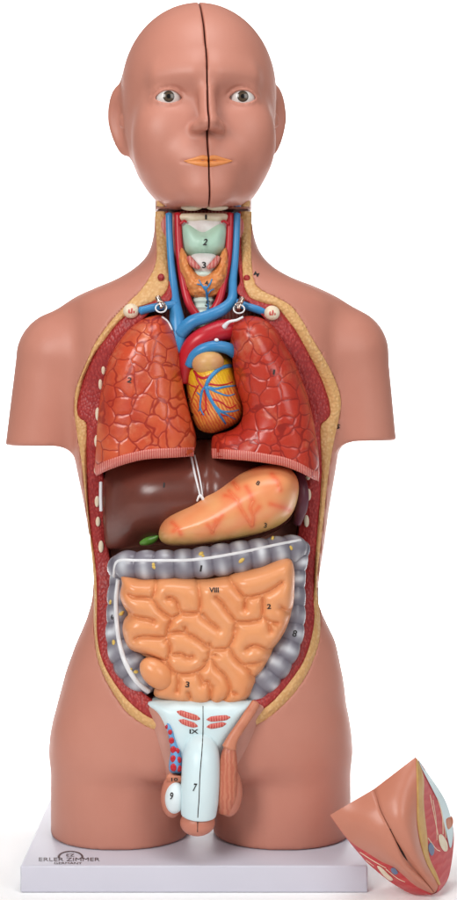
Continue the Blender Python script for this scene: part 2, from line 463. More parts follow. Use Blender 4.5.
def text(s, name, trees, px, py, w, hgt, m, parent, rot=0.0, off=.45, shear=.0, bold=.025, plane=True):
    cu = bpy.data.curves.new('tmp_text', 'FONT'); cu.body = s; cu.resolution_u = 4; cu.offset = bold
    if shear: cu.shear = shear
    to = bpy.data.objects.new('tmp_text', cu); COL.objects.link(to)
    bpy.context.view_layer.update()
    me = to.evaluated_get(bpy.context.evaluated_depsgraph_get()).to_mesh()
    V = np.array([tuple(v.co) for v in me.vertices]); F = [tuple(p.vertices) for p in me.polygons]
    to.to_mesh_clear(); bpy.data.objects.remove(to); bpy.data.curves.remove(cu)
    V = V[:, :2]; lo = V.min(0); hi = V.max(0)
    V = (V - (lo + hi) / 2) / (hi - lo) * np.array([w, hgt])
    c, sn = math.cos(rot), math.sin(rot)
    smp = []
    for a in (-.5, 0, .5):
        for b in (-.5, 0, .5):
            x = px + a * w * c - b * hgt * sn; y = py - (a * w * sn + b * hgt * c)
            q = hit(trees, x, y)
            if q is not None: smp.append((1, a, b, q[1]))
    if plane and len(smp) >= 4:
        A = np.array(smp); k, *_ = np.linalg.lstsq(A[:, :3], A[:, 3], rcond=None); off = off + max(0, np.max(A[:, :3] @ k - A[:, 3])) * .8
    out = []
    q0 = None
    for a, b in V:
        x = px + a * c - b * sn; y = py - (a * sn + b * c)
        if plane and len(smp) >= 4:
            out.append(at(x, y, k[0] + k[1] * a / w + k[2] * b / hgt - off)); continue
        q = hit(trees, x, y, q0)
        if q is None: q = np.array(at(x, y, -80))
        q0 = q
        out.append(q + np.array([0, -off, 0]))
    return obj(name, out, F, m, parent, smooth=False)

def plate(P, Yf, thick, bev=1.2, n=5, closed=True):
    """flat painted piece: traced outline with a front at depth Yf(px,py), rounded rim and thickness"""
    Q = crom(P, n, True) if closed else np.array(P, float)
    cen = Q.mean(0); V = []; F = []; N = len(Q)
    rings = [(1.0, thick), (1.0, bev * .6), (1.0 - .35 * bev / max(3, np.ptp(Q[:, 0]) / 2), .15 * bev)]
    for s, dy in rings:
        for q in Q:
            p = cen + (q - cen) * s
            x, y, z = at(p[0], p[1], Yf(p[0], p[1])); V.append((x, y + dy, z))
    for r in range(len(rings) - 1):
        for j in range(N):
            F.append((r * N + j, r * N + (j + 1) % N, (r + 1) * N + (j + 1) % N, (r + 1) * N + j))
    F.append(tuple(range((len(rings) - 1) * N, len(rings) * N)))
    F.append(tuple(reversed(range(0, N))))
    return np.array(V), F

# ================================================================== the torso shell
torso = thing('anatomical_torso', 'life-size armless skin-coloured teaching torso with open front, standing on a white base plate', 'anatomy model', (-25, 0, 0))

OL = [(156,196),(156,208),(157,230),(158,253),(156,266),(151,277),(142,290),(131,301),(118,314),(107,327),(96,343),(88,360),(81,376),(76,391),(74.6,412),(77,430),(81,455),(83,471),(86,502),(90,537),(93.5,575),(94,600),(94,625),(97,655),(104.8,677),(117,698),(130,714),(150,727),(172,733)]
ML = [(165.5,196),(165.5,208),(167,230),(168,262),(168.5,284),(163,295),(152,302),(139,307),(125,316),(115,328),(107,339),(100,348),(94.5,357),(88,371),(84,382),(79.5,400),(79,412),(82,419),(88,424),(88,449),(89,496),(92,530),(97,564),(98.5,596),(98.5,633),(103,658),(114,680),(130,701),(150,717),(172,724)]
IL = [(168,196),(168,208),(170,230),(171,262),(170,280),(163,298),(152,305),(143,310),(136,317),(125,329),(116,342),(109,356),(104,370),(100,385),(98,400),(97,425),(97,440),(97,468),(103,502),(103,549),(108,571),(108,596),(109.4,627),(114,658),(130,686),(150,705),(172,714)]
OR = [(251,196),(251,208),(250,235),(250,252),(251,268),(255,284),(263.6,292),(278,299),(291,307),(302,322),(311,338),(322,356),(331,373),(337,388),(340,402),(338,418),(334,436),(330,458),(327,480),(324,510),(320.5,543),(317,575),(317,592),(319.5,612),(319,639),(311,664),(298.7,686),(283,704),(265,719),(245,729),(225,734)]
MR = [(241,196),(241,208),(241,240),(242,262),(243,276),(245,288),(251,298),(264,303),(275,306),(283,314),(293,329),(303,346),(311,361),(319,377),(324,390),(327.5,402),(328.6,414),(325,420),(319.5,425),(319,440),(320,471),(318.5,500),(317,518),(313.6,558),(312,596),(312.7,620),(308,645),(298.7,667),(280,692),(262,709),(245,719),(225,725)]
IR = [(238,196),(238,208),(238,240),(238,262),(241,280),(246,292),(258,303),(268,312),(277,323),(285,336),(292,349),(300,363),(306,377),(311,390),(314,402),(316,415),(316,424),(314,440),(308,462),(305,490),(305,518),(302,545),(302,580),(304.5,612),(303,639),(295.6,655),(280,681),(262,699),(245,709),(225,715)]

X, Y, Z, org, H = grid((-236, -112, 21), (182, 112, 648), 2.2)
zz = Z[0, 0, :]; pyz = 856 - zz
Lx = tbl([(205,155),(212,154.5),(230,154),(245,151),(255,147),(265,138),(273,127),(280,114),(285,103),(291,88),(297,76),(305,70),(330,68),(400,70),(446,72),(475,78),(510,85),(540,90),(575,94),(600,92),(620,86),(645,75),(670,66),(700,58),(730,54),(760,52),(836,52)], pyz, 4)
Rx = tbl([(205,251),(212,251),(230,253),(245,257),(255,262),(265,271),(273,283),(280,298),(285,310),(291,324),(297,334),(305,341),(330,343),(400,341),(446,339.5),(475,335),(510,329),(540,325),(575,319.5),(595,318),(610,320.5),(642,336),(680,344),(717,348),(760,350),(836,350)], pyz, 4)
Yf = tbl([(205,-44),(245,-44),(265,-48),(285,-54),(305,-62),(340,-74),(400,-82),(446,-80),(510,-74),(575,-70),(620,-74),(670,-84),(720,-90),(770,-86),(836,-80)], pyz, 8)
Yb = tbl([(205,60),(245,64),(265,68),(285,74),(320,86),(400,95),(500,86),(575,80),(650,90),(720,98),(800,80),(836,76)], pyz, 8)
ne = tbl([(205,2.0),(260,2.1),(300,2.4),(836,2.35)], pyz, 8)
cx = (Lx + Rx) / 2 - 228.5; ax = (Rx - Lx) / 2; cy = (Yf + Yb) / 2; by = (Yb - Yf) / 2
u = np.abs((X - cx) / ax); v = np.abs((Y - cy) / by)
trunk = ((u ** ne + v ** ne) ** (1 / ne) - 1) * np.minimum(ax, by)
trunk = smax(trunk, 88 - Z, 26).astype(np.float32)
del u, v
def column(cxp, a, yf, yb, lean):
    c = cxp - 228.5 + lean * 7 * np.clip((Z - 80) / 80, 0, 1.6) ** 2
    cyy = (yf + yb) / 2; bb = (yb - yf) / 2
    q = (np.abs((X - c) / a) ** 2.15 + np.abs((Y - cyy) / bb) ** 2.15) ** (1 / 2.15)
    g = (q - 1) * min(a, bb)
    return smax(g, Z - 165, 50)
thighs = np.minimum(column(120.7, 69.3, -72, 74, 1.0), column(281.6, 68.6, -72, 74, -1.0))
body = smin(trunk, thighs.astype(np.float32), 10)
shoulder = None
for s in ((57, 358, 42, 37, 462, 34.5), (347.5, 355, 41.5, 365, 462, 34)):
    a = (s[0] - 228.5, 12, 856 - s[1]); b = (s[3] - 228.5, 10, 856 - s[4])
    g = cap(X, Y, Z, a, b, s[2], s[5])
    g = smax(g, (856 - 445.5) - Z if s[0] < 200 else (856 - 440.5) - Z, 1.0)
    tr = cap(X, Y, Z, (112 - 228.5, 20, 856 - 323), (63 - 228.5, 14, 856 - 351), 35, 41) if s[0] < 200 else cap(X, Y, Z, (300 - 228.5, 20, 856 - 321), (344 - 228.5, 14, 856 - 348), 35, 41)
    g = smin(g, tr, 10)
    shoulder = g if shoulder is None else np.minimum(shoulder, g)
body = smin(body, shoulder.astype(np.float32), 15)
# arm stumps keep their flat cut ends
for lo_, hi_, zc in ((-240, -158.5, 856 - 445.5), (112.5, 190, 856 - 440.5)):
    pass
body = np.maximum(body, Z - (856 - 213))
body = np.maximum(body, 25.5 - Z)

def front_y(f, org, H, x, z):
    i = int(round((x - org[0]) / H)); k = int(round((z - org[2]) / H))
    i = min(max(i, 0), f.shape[0] - 1); k = min(max(k, 0), f.shape[2] - 1)
    col = f[i, :, k]; j = np.argmax(col < 0)
    if col[j] >= 0 or j == 0: return None
    t = col[j - 1] / (col[j - 1] - col[j])
    return org[1] + (j - 1 + t) * H

def inward(P, s):
    return [(x + s * (1.0 if y < 285 else (9.0 if y < 400 else 5.0)), y) if y < 640 else (x + s * 4.0, y - 3.0) for x, y in P]
ML = [(x - (1.6 if y > 320 else 0), y) for x, y in ML]; MR = [(x + (1.6 if y > 320 else 0), y) for x, y in MR]
IL = inward(IL, 1); IR = inward(IR, -1)
NR = 260
def rimline(Lp, Rp):
    return np.r_[resample(crom(Lp, 6), NR), resample(crom(Rp, 6), NR)[::-1]]
Opx, Mpx, Ipx = rimline(OL, OR), rimline(ML, MR), rimline(IL, IR)
yr = np.full(len(Opx), np.nan)
yg = -45.0
for i, p in enumerate(Opx):
    y0 = yg if np.isnan(yr[max(i - 1, 0)]) else yr[i - 1]
    py_ = max(p[1], 214.5)
    for _ in range(4):
        q = at(p[0], py_, y0); yy = front_y(body, org, H, q[0], q[2])
        if yy is None: break
        y0 = yy
    yr[i] = min(y0, -14)
def smooth1(a, n, it=2):
    for _ in range(it):
        p = np.pad(a, n, mode='edge'); a = np.convolve(p, np.ones(2 * n + 1) / (2 * n + 1), 'valid')
    return a
yr = smooth1(yr, 6)
Ow = np.array([at(p[0], p[1], y) for p, y in zip(Opx, yr)])
fwd_ = smooth1(np.where((Ipx[:, 1] > 300) & (Ipx[:, 1] < 440), 1.0, 0.0), 8, 3)
Mw = np.array([at(p[0], p[1], y - 1 - 1.5 * w_) for p, y, w_ in zip(Mpx, yr, fwd_)])
Iw = np.array([at(p[0], p[1], y + 1.5 - 9 * w_) for p, y, w_ in zip(Ipx, yr, fwd_)])
cut = poly_sdf(X[:, 0, :], Z[:, 0, :], Ow[:, [0, 2]])
body = np.maximum(body, -np.maximum(cut[:, None, :], np.maximum(Y - 12, -200 - Y)))
V, F = nets(body, org, H, 2)
zneck = 856 - 213
skinV, skinF = V, F
T_skin = bvh(V, F)
del trunk, thighs, shoulder

ok = Ow[:, 2] <= zneck + 14
def clipz(A):
    A = A.copy(); A[:, 2] = np.minimum(A[:, 2], zneck - .2); return A
Ow, Mw, Iw = clipz(Ow), clipz(Mw), clipz(Iw)
def lofted(rows):
    n = len(rows[0]); V = np.concatenate(rows); F = []
    for r in range(len(rows) - 1):
        for i in range(n - 1):
            F.append((r * n + i, r * n + i + 1, (r + 1) * n + i + 1, (r + 1) * n + i))
    return V, F
def wob(A, amp, seed):
    rs = np.random.RandomState(seed); n = smooth1(rs.randn(len(A)), 2, 1) * amp
    B = A.copy(); B[:, 1] += n; return B
ou_ = Ow - Mw; ou_[:, 1] = 0; ou_ /= np.linalg.norm(ou_, axis=1)[:, None] + 1e-6
rows = [Ow + ou_ * .6 + [0, 5, 0], Ow + ou_ * 1.1 + [0, .2, 0], Ow + [0, -.6, 0]]
for t in (.12, .3, .5, .7, .88, 1.0):
    r_ = Ow + (Mw - Ow) * t; r_[:, 1] -= 2.2 * math.sin(math.pi * min(1, t * .95 + .05)); rows.append(wob(r_, .35, int(t * 100)))
rows.append(Mw + [0, 6, 0])
e_ = Ow + ou_ * .9
e0, e1, e2 = e_ + [0, .1, 0], e_ * [1, .5, 1] + [0, 7, 0], e_ * [1, 0, 1] + [0, 16, 0]
torso_skin = obj('torso_skin', *join([(skinV, skinF), lofted([e2, e1, e0, Ow + [0, .3, 0]])]), M['skin'], torso)
V, F = lofted(rows); obj('fat_layer', V, F, M['fat'], torso)
rows = [Mw + [0, 5, 0]]
for t in (0.0, .15, .35, .55, .75, .9, 1.0):
    r_ = Mw + (Iw - Mw) * t; r_[:, 1] -= 1.8 * math.sin(math.pi * t); rows.append(wob(r_, .3, 200 + int(t * 100)))
rows.append(Iw + [0, 5, 0])
V, F = lofted(rows); obj('muscle_layer', V, F, M['muscle'], torso)
T_mus = bvh(V, F)
Ib = Iw.copy(); Ib[:, 1] = 13
V, F = lofted([Iw + [0, 4.5, 0], Iw * [1, .4, 1] + [0, 8, 0], Ib])
n = len(Ib); F.append(tuple(range(2 * n, 3 * n)))
obj('cavity_lining', V, F, M['cavity'], torso)

# rib and collar bone ends, cut veins in the neck fat
for px, py, rx, rz in ((103.5,370,2.0,4.5),(100.5,384,2,5.5),(97.6,414,2.2,6.5),(96.5,441,2.2,6),(96,470,2,4),(97,501,2.4,6),(98,521.5,2.4,5),(101,546.5,2.6,6),
                       (308,476,2.4,4),(308.6,494.5,2.6,6),(306.5,521,2.6,6),(306,548,2.8,6)):
    q = hit([T_mus], px, py, np.array(at(px, py, -30)))
    V, F = ellipsoid(q + [0, -.4, 0], (rx, 1.7, rz)); obj('rib_end', V, F, M['bone'], torso)
for px, py in ((131, 311), (272, 313)):
    q = np.array(at(px, py, -62))
    V, F = ellipsoid(q, (7.6, 6, 7.2), 24); o_ = obj('collarbone_end', V, F, M['bone'], torso)
    t_ = bvh(V, F)
    parts = [ellipsoid(hit([t_], px + dx, py + dz) + [0, .3, 0], (r1, .7, r2), 10, 6) for dx, dz, r1, r2 in ((-1.8, .3, 1.2, 2.2), (.8, -.6, 1.1, 2.4), (2.8, .8, .9, 1.5), (0, 1.6, 1.6, .9))]
    V, F = join(parts); obj('marrow', V, F, M['pinkmuscle'], o_)
for px, py in ((161, 277.5), (246.8, 278.6)):
    q = np.array(at(px, py, -50)); q = hit([T_skin], px, py, q); q = np.array(at(px, py, -47))
    V, F = ellipsoid(q, (3.4, 3.5, 3.8)); obj('cut_vein', V, F, M['muscle'], torso)
V, F = sweep(pxs([(100.8,482,-38),(100.6,496,-38),(101,511,-38)]), 1.6); obj('side_ligament', V, F, M['wire'], torso)
V, F = sweep(pxs([(303.4,478,-40),(303.6,496,-40),(304,514,-38)]), 1.6); obj('side_ligament', V, F, M['wire'], torso)

# ---- neck contents (moulded into the torso)
NT = 213.6
V, F = organ([(163,NT),(240,NT),(242,262),(246,292),(262,306),(262,330),(150,330),(150,306),(168,292),(168,262)], -30, -14, -24, 12, 14, 2.2, 2)
obj('neck_muscle', V, F, M['neckmuscle'], torso)
V, F = organ([(243,262),(249,266),(253,282),(256,303),(248,304),(245,285)], -35, -34, -44, 5, 0, 1.5, 2)
obj('neck_muscle_strip', V, F, M['pinkmuscle'], torso)
lw = [(169,NT,-36),(169.5,235,-38),(171,260,-42),(173.5,285,-47),(175,303,-52),(177,320,-56),(178,338,-58),(176,356,-56),(174,372,-50)]
V, F = sweep(pxs(lw), [3.3,3.3,3.5,4.2,5.4,7.4,8.6,8.4,8], 14); obj('jugular_vein', V, F, M['blue'], torso)
rw = [(237,NT,-36),(236.5,235,-38),(235,260,-42),(233,280,-47),(232,299,-54),(222.5,309.5,-62),(207,316.5,-66),(192,322,-66),(180,333.5,-60)]
V, F = sweep(pxs(rw), [3.3,3.3,3.5,4,4.8,5.8,6,6.4,7.4], 14); jv = obj('jugular_vein', V, F, M['blue'], torso)
V, F = sweep(pxs([(229,300,-50),(243,305,-54),(256,309,-57),(270,314,-56)]), [4,4,4,4]); obj('subclavian_vein', V, F, M['blue'], torso)
V, F = sweep(pxs([(176,304,-54),(163,306,-58),(152,308,-61),(140,311,-63)]), [4,4,4,4]); obj('subclavian_vein', V, F, M['blue'], torso)
V, F = sweep(pxs([(178,296,-38),(166,297,-42),(155,300,-46)]), [4,4,3.6]); obj('subclavian_artery', V, F, M['red'], torso)
V, F = sweep(pxs([(224,296,-38),(240,299,-42),(256,303,-46)]), [4,4,3.6]); obj('subclavian_artery', V, F, M['red'], torso)
V, F = sweep(pxs([(178,NT,-36),(178.5,235,-39),(180,258,-43),(183,280,-48),(187,298,-52),(192,309,-53),(200,319,-52)]), [3.7,3.7,3.8,3.9,4.1,4.2]); obj('carotid_artery', V, F, M['red'], torso)
V, F = sweep(pxs([(230,NT,-36),(229.5,235,-39),(228,258,-43),(224,280,-48),(220,298,-52),(214.5,309,-53),(206,319,-52)]), [3.5,3.5,3.6,3.8,4.1,4.2]); obj('carotid_artery', V, F, M['red'], torso)
for L_ in ([(180,224,-42),(184,221,-43),(186.5,222,-42)], [(228.5,224,-42),(224,221,-43),(221.5,222,-42)]):
    V, F = sweep(pxs(L_), [1.5,1.3,1.1]); obj('artery_branch', V, F, M['red'], torso)
for L_ in ([(228,262,-46),(222,270,-50),(217,280,-53),(213,285,-54)], [(227,268,-48),(223,278,-51),(219,287,-53)], [(226,250,-43),(223,258,-46),(219,268,-50)], [(181,262,-46),(185,272,-50),(189,282,-53)],[(181,270,-48),(184,280,-52),(187,290,-54)]):
    V, F = sweep(pxs(L_), [1.5,1.2,.9]); obj('artery_branch', V, F, M['red'], torso)
V, F = organ([(178,NT),(229,NT),(227,221),(214,222),(203,220.5),(192,222),(179,221)], -38, -34, -46, 6, 0, 1.2, 2); obj('hyoid_bone', V, F, M['bone'], torso); t_hy = bvh(V, F)
V, F = organ([(181,220),(226,220),(225,232),(203,240),(182,232)], -36, -34, -42, 8, 0, 1.3, 2); obj('larynx_membrane', V, F, M['membrane'], torso)
V, F = organ([(182,226),(188,223),(196,228),(203,232),(210,228),(219,223),(226,226),(226,240),(223,252),(213,256),(193,256),(185,252)], -40, -36, -53, 16, 0, 1.2, 2.5,
             extra=lambda x, z, d: -3.0 * np.exp(-((x - at(203.5, 240, -48)[0]) / 3.5) ** 2) * np.clip(-d / 6, 0, 1))
obj('thyroid_cartilage', V, F, M['cart'], torso); t_tc = bvh(V, F)
V, F = organ([(193,254),(214,254),(217,262),(213,272),(204,276),(195,272),(190,262)], -46, -44, -55, 9, 0, 1.2, 2); obj('cricoid_muscle', V, F, M['membrane'], torso); t_cr = bvh(V, F)
for s in (-1, 1):
    V, F = sweep(pxs([(203.5 + s * 15, 257, -52), (203.5 + s * 10, 264, -55), (203.5 + s * 4, 268, -56)]), [2.5, 3.4, 1.6]); obj('cricoid_muscle', V, F, M['neckmuscle'], torso)
P = [at(203.3, y, -41) for y in np.arange(262, 332, 1.0)]
R = [11 + .9 * math.cos((y - 262) * 2 * math.pi / 6.5) for y in np.arange(262, 332, 1.0)]
V, F = sweep(P, R, 24, n=1); obj('trachea', V, F, M['trachea'], torso); t_tr = bvh(V, F)
def lumps(x, z, d):
    rs = np.random.RandomState(3); a = np.zeros_like(d)
    for _ in range(46):
        c = np.array(at(rs.uniform(180, 228), rs.uniform(256, 297), -50)); r = rs.uniform(4, 6)
        a = np.maximum(a, np.exp(-(((x - c[0]) / r) ** 2 + ((z - c[2]) / r) ** 2)))
    return -3.4 * a
V, F = organ([(181,247),(187,255),(190,264),(195,272),(203,276),(212,272),(217,264),(220,255),(226,247),(228,262),(226,278),(220,292),(211,297),(203,298),(194,297),(187,291),(182,278),(179,262)], -50, -46, -57, 8, 0, 1.2, 2, extra=lumps)
obj('thyroid_gland', V, F, M['thyroid'], torso); t_th = bvh(V, F)
vessels('thyroid_vein', [t_th, t_tr], [([(208,312),(207.5,300),(206,290),(205,286)], 1.3, 1.1), ([(205.5,290),(201,284),(199,280)], 1.0, .7), ([(206,289),(210,284),(212,279)], 1.0, .7), ([(206.5,296),(210,291),(214,289)], .9, .6), ([(201,285),(197,284)], .7, .5)], M['blue'], torso, off=.3)
text('1', 'number_mark', [t_hy], 206, 217, 2, 5, M['ink'], torso)
text('2', 'number_mark', [t_tc], 205, 242, 5, 6.5, M['ink'], torso, shear=.3)
text('3', 'number_mark', [t_cr, t_th], 204, 265, 4, 6.5, M['ink'], torso)
text('4', 'number_mark', [t_th], 206.5, 283, 3.6, 4.5, M['ink'], torso, rot=.1)
text('5', 'number_mark', [t_tr, bvh(*sweep(pxs(rw), [3.3,3.3,3.5,4,4.8,5.8,6,6.4,7.4], 14))], 207.5, 303.5, 4.0, 6.5, M['ink'], torso, rot=-.25)
text('M', 'number_mark', [T_skin], 256.5, 274, 5, 4, M['ink'], torso, rot=-.5)
text('5', 'number_mark', [T_skin], 338, 426.5, 4, 4.5, M['ink'], torso, rot=-.3)

# ---- lung hooks
for px, py, s in ((160, 303, 1), (240, 304, -1)):
    hk = obj('hook', *sweep(pxs([(px - 2.5 * s, py - 6, -66), (px, py - 1, -68), (px + 2 * s, py + 5, -70)]), [2.9, 2.8, 2.2], 12), M['metal'], torso)
    P = [np.array(at(px + 1.0 * s, py + 5, -72)) + [5.2 * math.cos(a), 1.5 * math.sin(a), 4.2 * math.sin(a)] for a in np.linspace(0, 2 * math.pi, 26)]
    V, F = sweep(P, .75, 8, n=1); obj('wire_ring', V, F, M['wire'], hk)
    V, F = sweep(pxs([(px - 3 * s, py - 2, -72), (px + 4 * s, py + 0, -73), (px + 5 * s, py + 7, -72)]), .8, 8); obj('wire_ring', V, F, M['metal'], hk)

# ---- base plate, part of the torso
def base_mesh():
    bm = bmesh.new()
    xl, xr = at(20.2, 866, -120)[0], at(367.8, 866, -120)[0]
    bmesh.ops.create_cube(bm, size=1)
    for v in bm.verts:
        v.co = ((xl + xr) / 2 + v.co.x * (xr - xl), 5 + v.co.y * 250, 12.7 + v.co.z * 25)
    bmesh.ops.bevel(bm, geom=list(bm.edges), offset=2.0, segments=3, profile=.5, affect='EDGES')
    V = [tuple(v.co) for v in bm.verts]; bm.verts.index_update()
    F = [tuple(v.index for v in f.verts) for f in bm.faces]; bm.free(); return V, F
V, F = base_mesh(); base = obj('base_plate', V, F, M['base'], torso)
T_base = bvh(V, F)
def base_pts(px, py):
    q = hit([T_base], px, py); return q
def flat_text(s, px, py, w, hgt):
    o = text(s, 'printed_lettering', [T_base], px, py, w, hgt, M['logo'], base, off=0, bold=0, plane=False)
    for v in o.data.vertices: v.co.z += .0004
    return o
flat_text('ERLER ZIMMER', 69.3, 859.6, 61, 3.3)
flat_text('GERMANY', 68, 863.4, 28, 2.0)
flat_text('EZ', 70.3, 855.4, 8, 2.6)
V = []; F = []
for i, a in enumerate(np.linspace(-.25, math.pi + .25, 30)):
    for rr in (1.0, .84):
        V.append(hit([T_base], 70.5 + 12.8 * rr * math.cos(a), 857.2 - 6.0 * rr * math.sin(a)) + [0, 0, .4])
for i in range(29): F.append((2 * i, 2 * i + 2, 2 * i + 3, 2 * i + 1))
obj('printed_emblem', V, F, M['logo'], base, smooth=False)

# ================================================================== head
head = thing('mannequin_head', 'bald skin-coloured model head with orange lips, split down the middle, on the neck', 'model head', (-26, 8, 645))
X, Y, Z, horg, hh = grid((-98, -128, -112), (98, 112, 114), 1.5)
zl = Z[0, 0, :]
w = tbl([(-112,20),(-106,29),(-103,36),(-98,43),(-92,48.5),(-85,53.5),(-75,59),(-65,64),(-50,68.5),(-40,71.5),(-20,75.5),(0,77.5),(20,78)], np.minimum(zl, 20), 3)
yf = tbl([(-112,-60),(-104,-74),(-98,-82),(-90,-86),(-80,-86.5),(-65,-87),(-50,-87),(-30,-86),(-10,-85),(0,-85.5),(10,-87),(20,-89)], np.minimum(zl, 20), 3)
yb = tbl([(-112,-10),(-100,5),(-90,20),(-80,40),(-65,62),(-50,78),(-35,88),(-20,94),(0,100),(20,101)], np.minimum(zl, 20), 3)
cy = (yf + yb) / 2; b = (yb - yf) / 2
low = (np.sqrt((X / w) ** 2 + ((Y - cy) / b) ** 2) - 1) * np.minimum(w, b)
up = (np.sqrt((X / 78) ** 2 + ((Y - 6) / 95) ** 2 + ((Z - 20) / 88) ** 2) - 1) * 80
f = np.where(Z < 20, low, up).astype(np.float32)
f = smax(f, (-101 - Z) + .0 * Y, 7)
AX = np.abs(X)
# eye sockets, brow, cheeks, nose, muzzle, chin
f = smax(f, -ell(AX, Y, Z, (33, -94, 2), (20, 15.5, 12)), 15)
f = smin(f, cap(AX, Y, Z, (10, -79.5, 22), (41, -66.5, 21), 8.5, 6.5), 18)
f = smin(f, ell(AX, Y, Z, (42, -56, -28), (24, 24, 24)), 22)
f = smin(f, ell(AX, Y, Z, (38, -46, -50), (25, 25.5, 24)), 22)
f = smin(f, ell(X, Y, Z, (0, -74, -62), (31, 18.5, 24)), 16)
f = smin(f, ell(X, Y, Z, (0, -78, -90), (20, 14, 14)), 16)
nose = cap(X, Y, Z, (0, -83, 14), (0, -99, -25), 7, 9)
nose = smin(nose, ell(X, Y, Z, (0, -104.5, -29), (9, 9, 7.6)), 5)
nose = smin(nose, ell(AX, Y, Z, (10.6, -93.5, -32), (5.6, 9.5, 5.6)), 7)
nose = smax(nose, -37.6 - Z, 3)
f = smin(f, nose, 7)
f = smax(f, -ell(AX, Y, Z, (6.5, -99, -41), (3.6, 5.5, 3.6)), 2.5)
f = f + 1.3 * np.exp(-(X / 3.2) ** 2 - ((Z + 49) / 6) ** 2) * (Y < -60)
EX, EY, ER = 35.6, -63.5, 14.6
lid = np.sqrt((AX - EX) ** 2 + (Y - EY) ** 2 + (Z - 0) ** 2) - (ER + 2.1)
f = smin(f, lid, 5)
Ru, Cu = 16.8, 6.2 - 16.8
Rl, Cl = 19.6, -5.7 + 19.6
du = np.sqrt((AX - EX) ** 2 + (Z - Cu) ** 2); dl = np.sqrt((AX - EX) ** 2 + (Z - Cl) ** 2)
alm = np.maximum(du - Ru, dl - Rl)
f = f + 1.7 * np.exp(-((du - (Ru + 3.8)) / 1.2) ** 2) * np.clip((Z - 1) / 3, 0, 1) * (Y < -45)
f = f + .5 * np.exp(-((dl - (Rl + 4.0)) / 1.6) ** 2) * np.clip((-Z - 1) / 3, 0, 1) * (Y < -45) * (np.abs(AX - EX) < 14)
f = smax(f, -np.maximum(alm + 0 * Y, Y + 52), 1.2)
# ears
ex, ey, ez = 77.5, 14, -6
n1 = np.array([.73, -.68]); d1 = np.array([.68, .73])
tw = np.clip((Z - ez) / 36, -1, 1)
uu = (AX - ex + 4 * np.clip(-tw, 0, 1)) * d1[0] + (Y - ey) * d1[1]; vv = (AX - ex + 4 * np.clip(-tw, 0, 1)) * n1[0] + (Y - ey) * n1[1]
wd = 19 + 2.5 * tw
ear = (np.sqrt((uu / wd) ** 2 + (vv / 6.0) ** 2 + ((Z - ez) / 37) ** 2) - 1) * 7
conch = (np.sqrt(((uu - 1) / 12) ** 2 + ((vv - 5) / 6.5) ** 2 + ((Z - ez + 2) / 24) ** 2) - 1) * 6
ear = smax(ear, -conch, 3)
f = smin(f, ear, 4)
f = smin(f, cap(AX, Y, Z, (77, 2, -6), (77.5, 4, -12), 3.5, 3.5), 3)
# lips follow the face
lip_pts = []
def fy(x, z):
    y = front_y(f, horg, hh, x, z); return -88 if y is None else y
up_l = [(x, fy(x, z) + .7, z) for x, z in ((-23, -63.2), (-14, -61.9), (-5.5, -60.4), (0, -61.3), (5.5, -60.4), (14, -61.9), (23, -63.2))]
lo_l = [(x, fy(x, z) + .9, z) for x, z in ((-21, -64.0), (-13, -65.4), (-5, -66.4), (0, -66.6), (5, -66.4), (13, -65.4), (21, -64.0))]
LX, LY, LZ, lorg, lh = grid((-30, -108, -72), (30, -70, -55), .7)
def lipchain(pts, rs):
    Q = crom(np.c_[np.array(pts), np.array(rs)], 4); ys = smooth1(Q[:, 1], 3, 2); return chain(LX, LY, LZ, np.c_[Q[:, 0], ys, Q[:, 2]], Q[:, 3])
lipu = lipchain(up_l, [.5, 1.7, 2.4, 2.1, 2.4, 1.7, .5]); lipl = lipchain(lo_l, [.5, 2.1, 2.9, 3.0, 2.9, 2.1, .5])
lips = np.minimum(lipu, lipl)
f = f + 1.2 * np.exp(-((Z + 63.6) / 1.2) ** 2) * (AX < 27) * (Y < -50) * np.clip((29 - AX) / 6, 0, 1)
TH = math.radians(5.6); RO = math.radians(1.1); HO = np.array([-29.2, 8.0, 746.0])
def hw(V):
    V = np.asarray(V, float); c, s = math.cos(TH), math.sin(TH)
    a, b2 = V[:, 0] * math.cos(RO) - V[:, 2] * math.sin(RO), V[:, 0] * math.sin(RO) + V[:, 2] * math.cos(RO)
    return np.stack([a * c - V[:, 1] * s, a * s + V[:, 1] * c, b2], 1) + HO
# the joint between the halves wanders a little, like the real casting
jx = .45 * np.sin(Z / 19.0) + .12 * np.sin(Z / 5.3 + 1)
def eye_mat():
    m = bpy.data.materials.new('painted_eye'); m.use_nodes = True
    nt = m.node_tree; b = nt.nodes['Principled BSDF']; L = nt.links.new
    b.inputs['Roughness'].default_value = .15
    a = nd(nt, 'ShaderNodeAttribute'); a.attribute_name = 'Col'; L(a.outputs['Color'], b.inputs['Base Color'])
    return m
M['eye'] = eye_mat()
def eyeball(sx):
    V = []; F = []; cols = []
    rs = [0, .8, 1.5, 2.1, 2.3, 3.2, 4.2, 4.9, 5.2, 5.7, 7, 9, 11, 13, 14.3, ER]
    seg = 40; rng = random.Random(5)
    for r in rs:
        for j in range(seg):
            a = 2 * math.pi * j / seg
            y = -math.sqrt(max(ER * ER - r * r, 0))
            V.append((sx * EX + r * math.cos(a), EY + y, r * math.sin(a) + .6))
            if r < 2.2: c = (.006, .005, .005)
            elif r < 4.6: k = rng.uniform(.75, 1.2); c = (.085 * k, .058 * k, .036 * k)
            elif r < 5.4: c = (.03, .022, .016)
            else: c = (.70, .67, .64)
            cols.append(c)
    for i in range(len(rs) - 1):
        for j in range(seg):
            F.append((i * seg + j, (i + 1) * seg + j, (i + 1) * seg + (j + 1) % seg, i * seg + (j + 1) % seg))
    return V, F, cols
halves = []
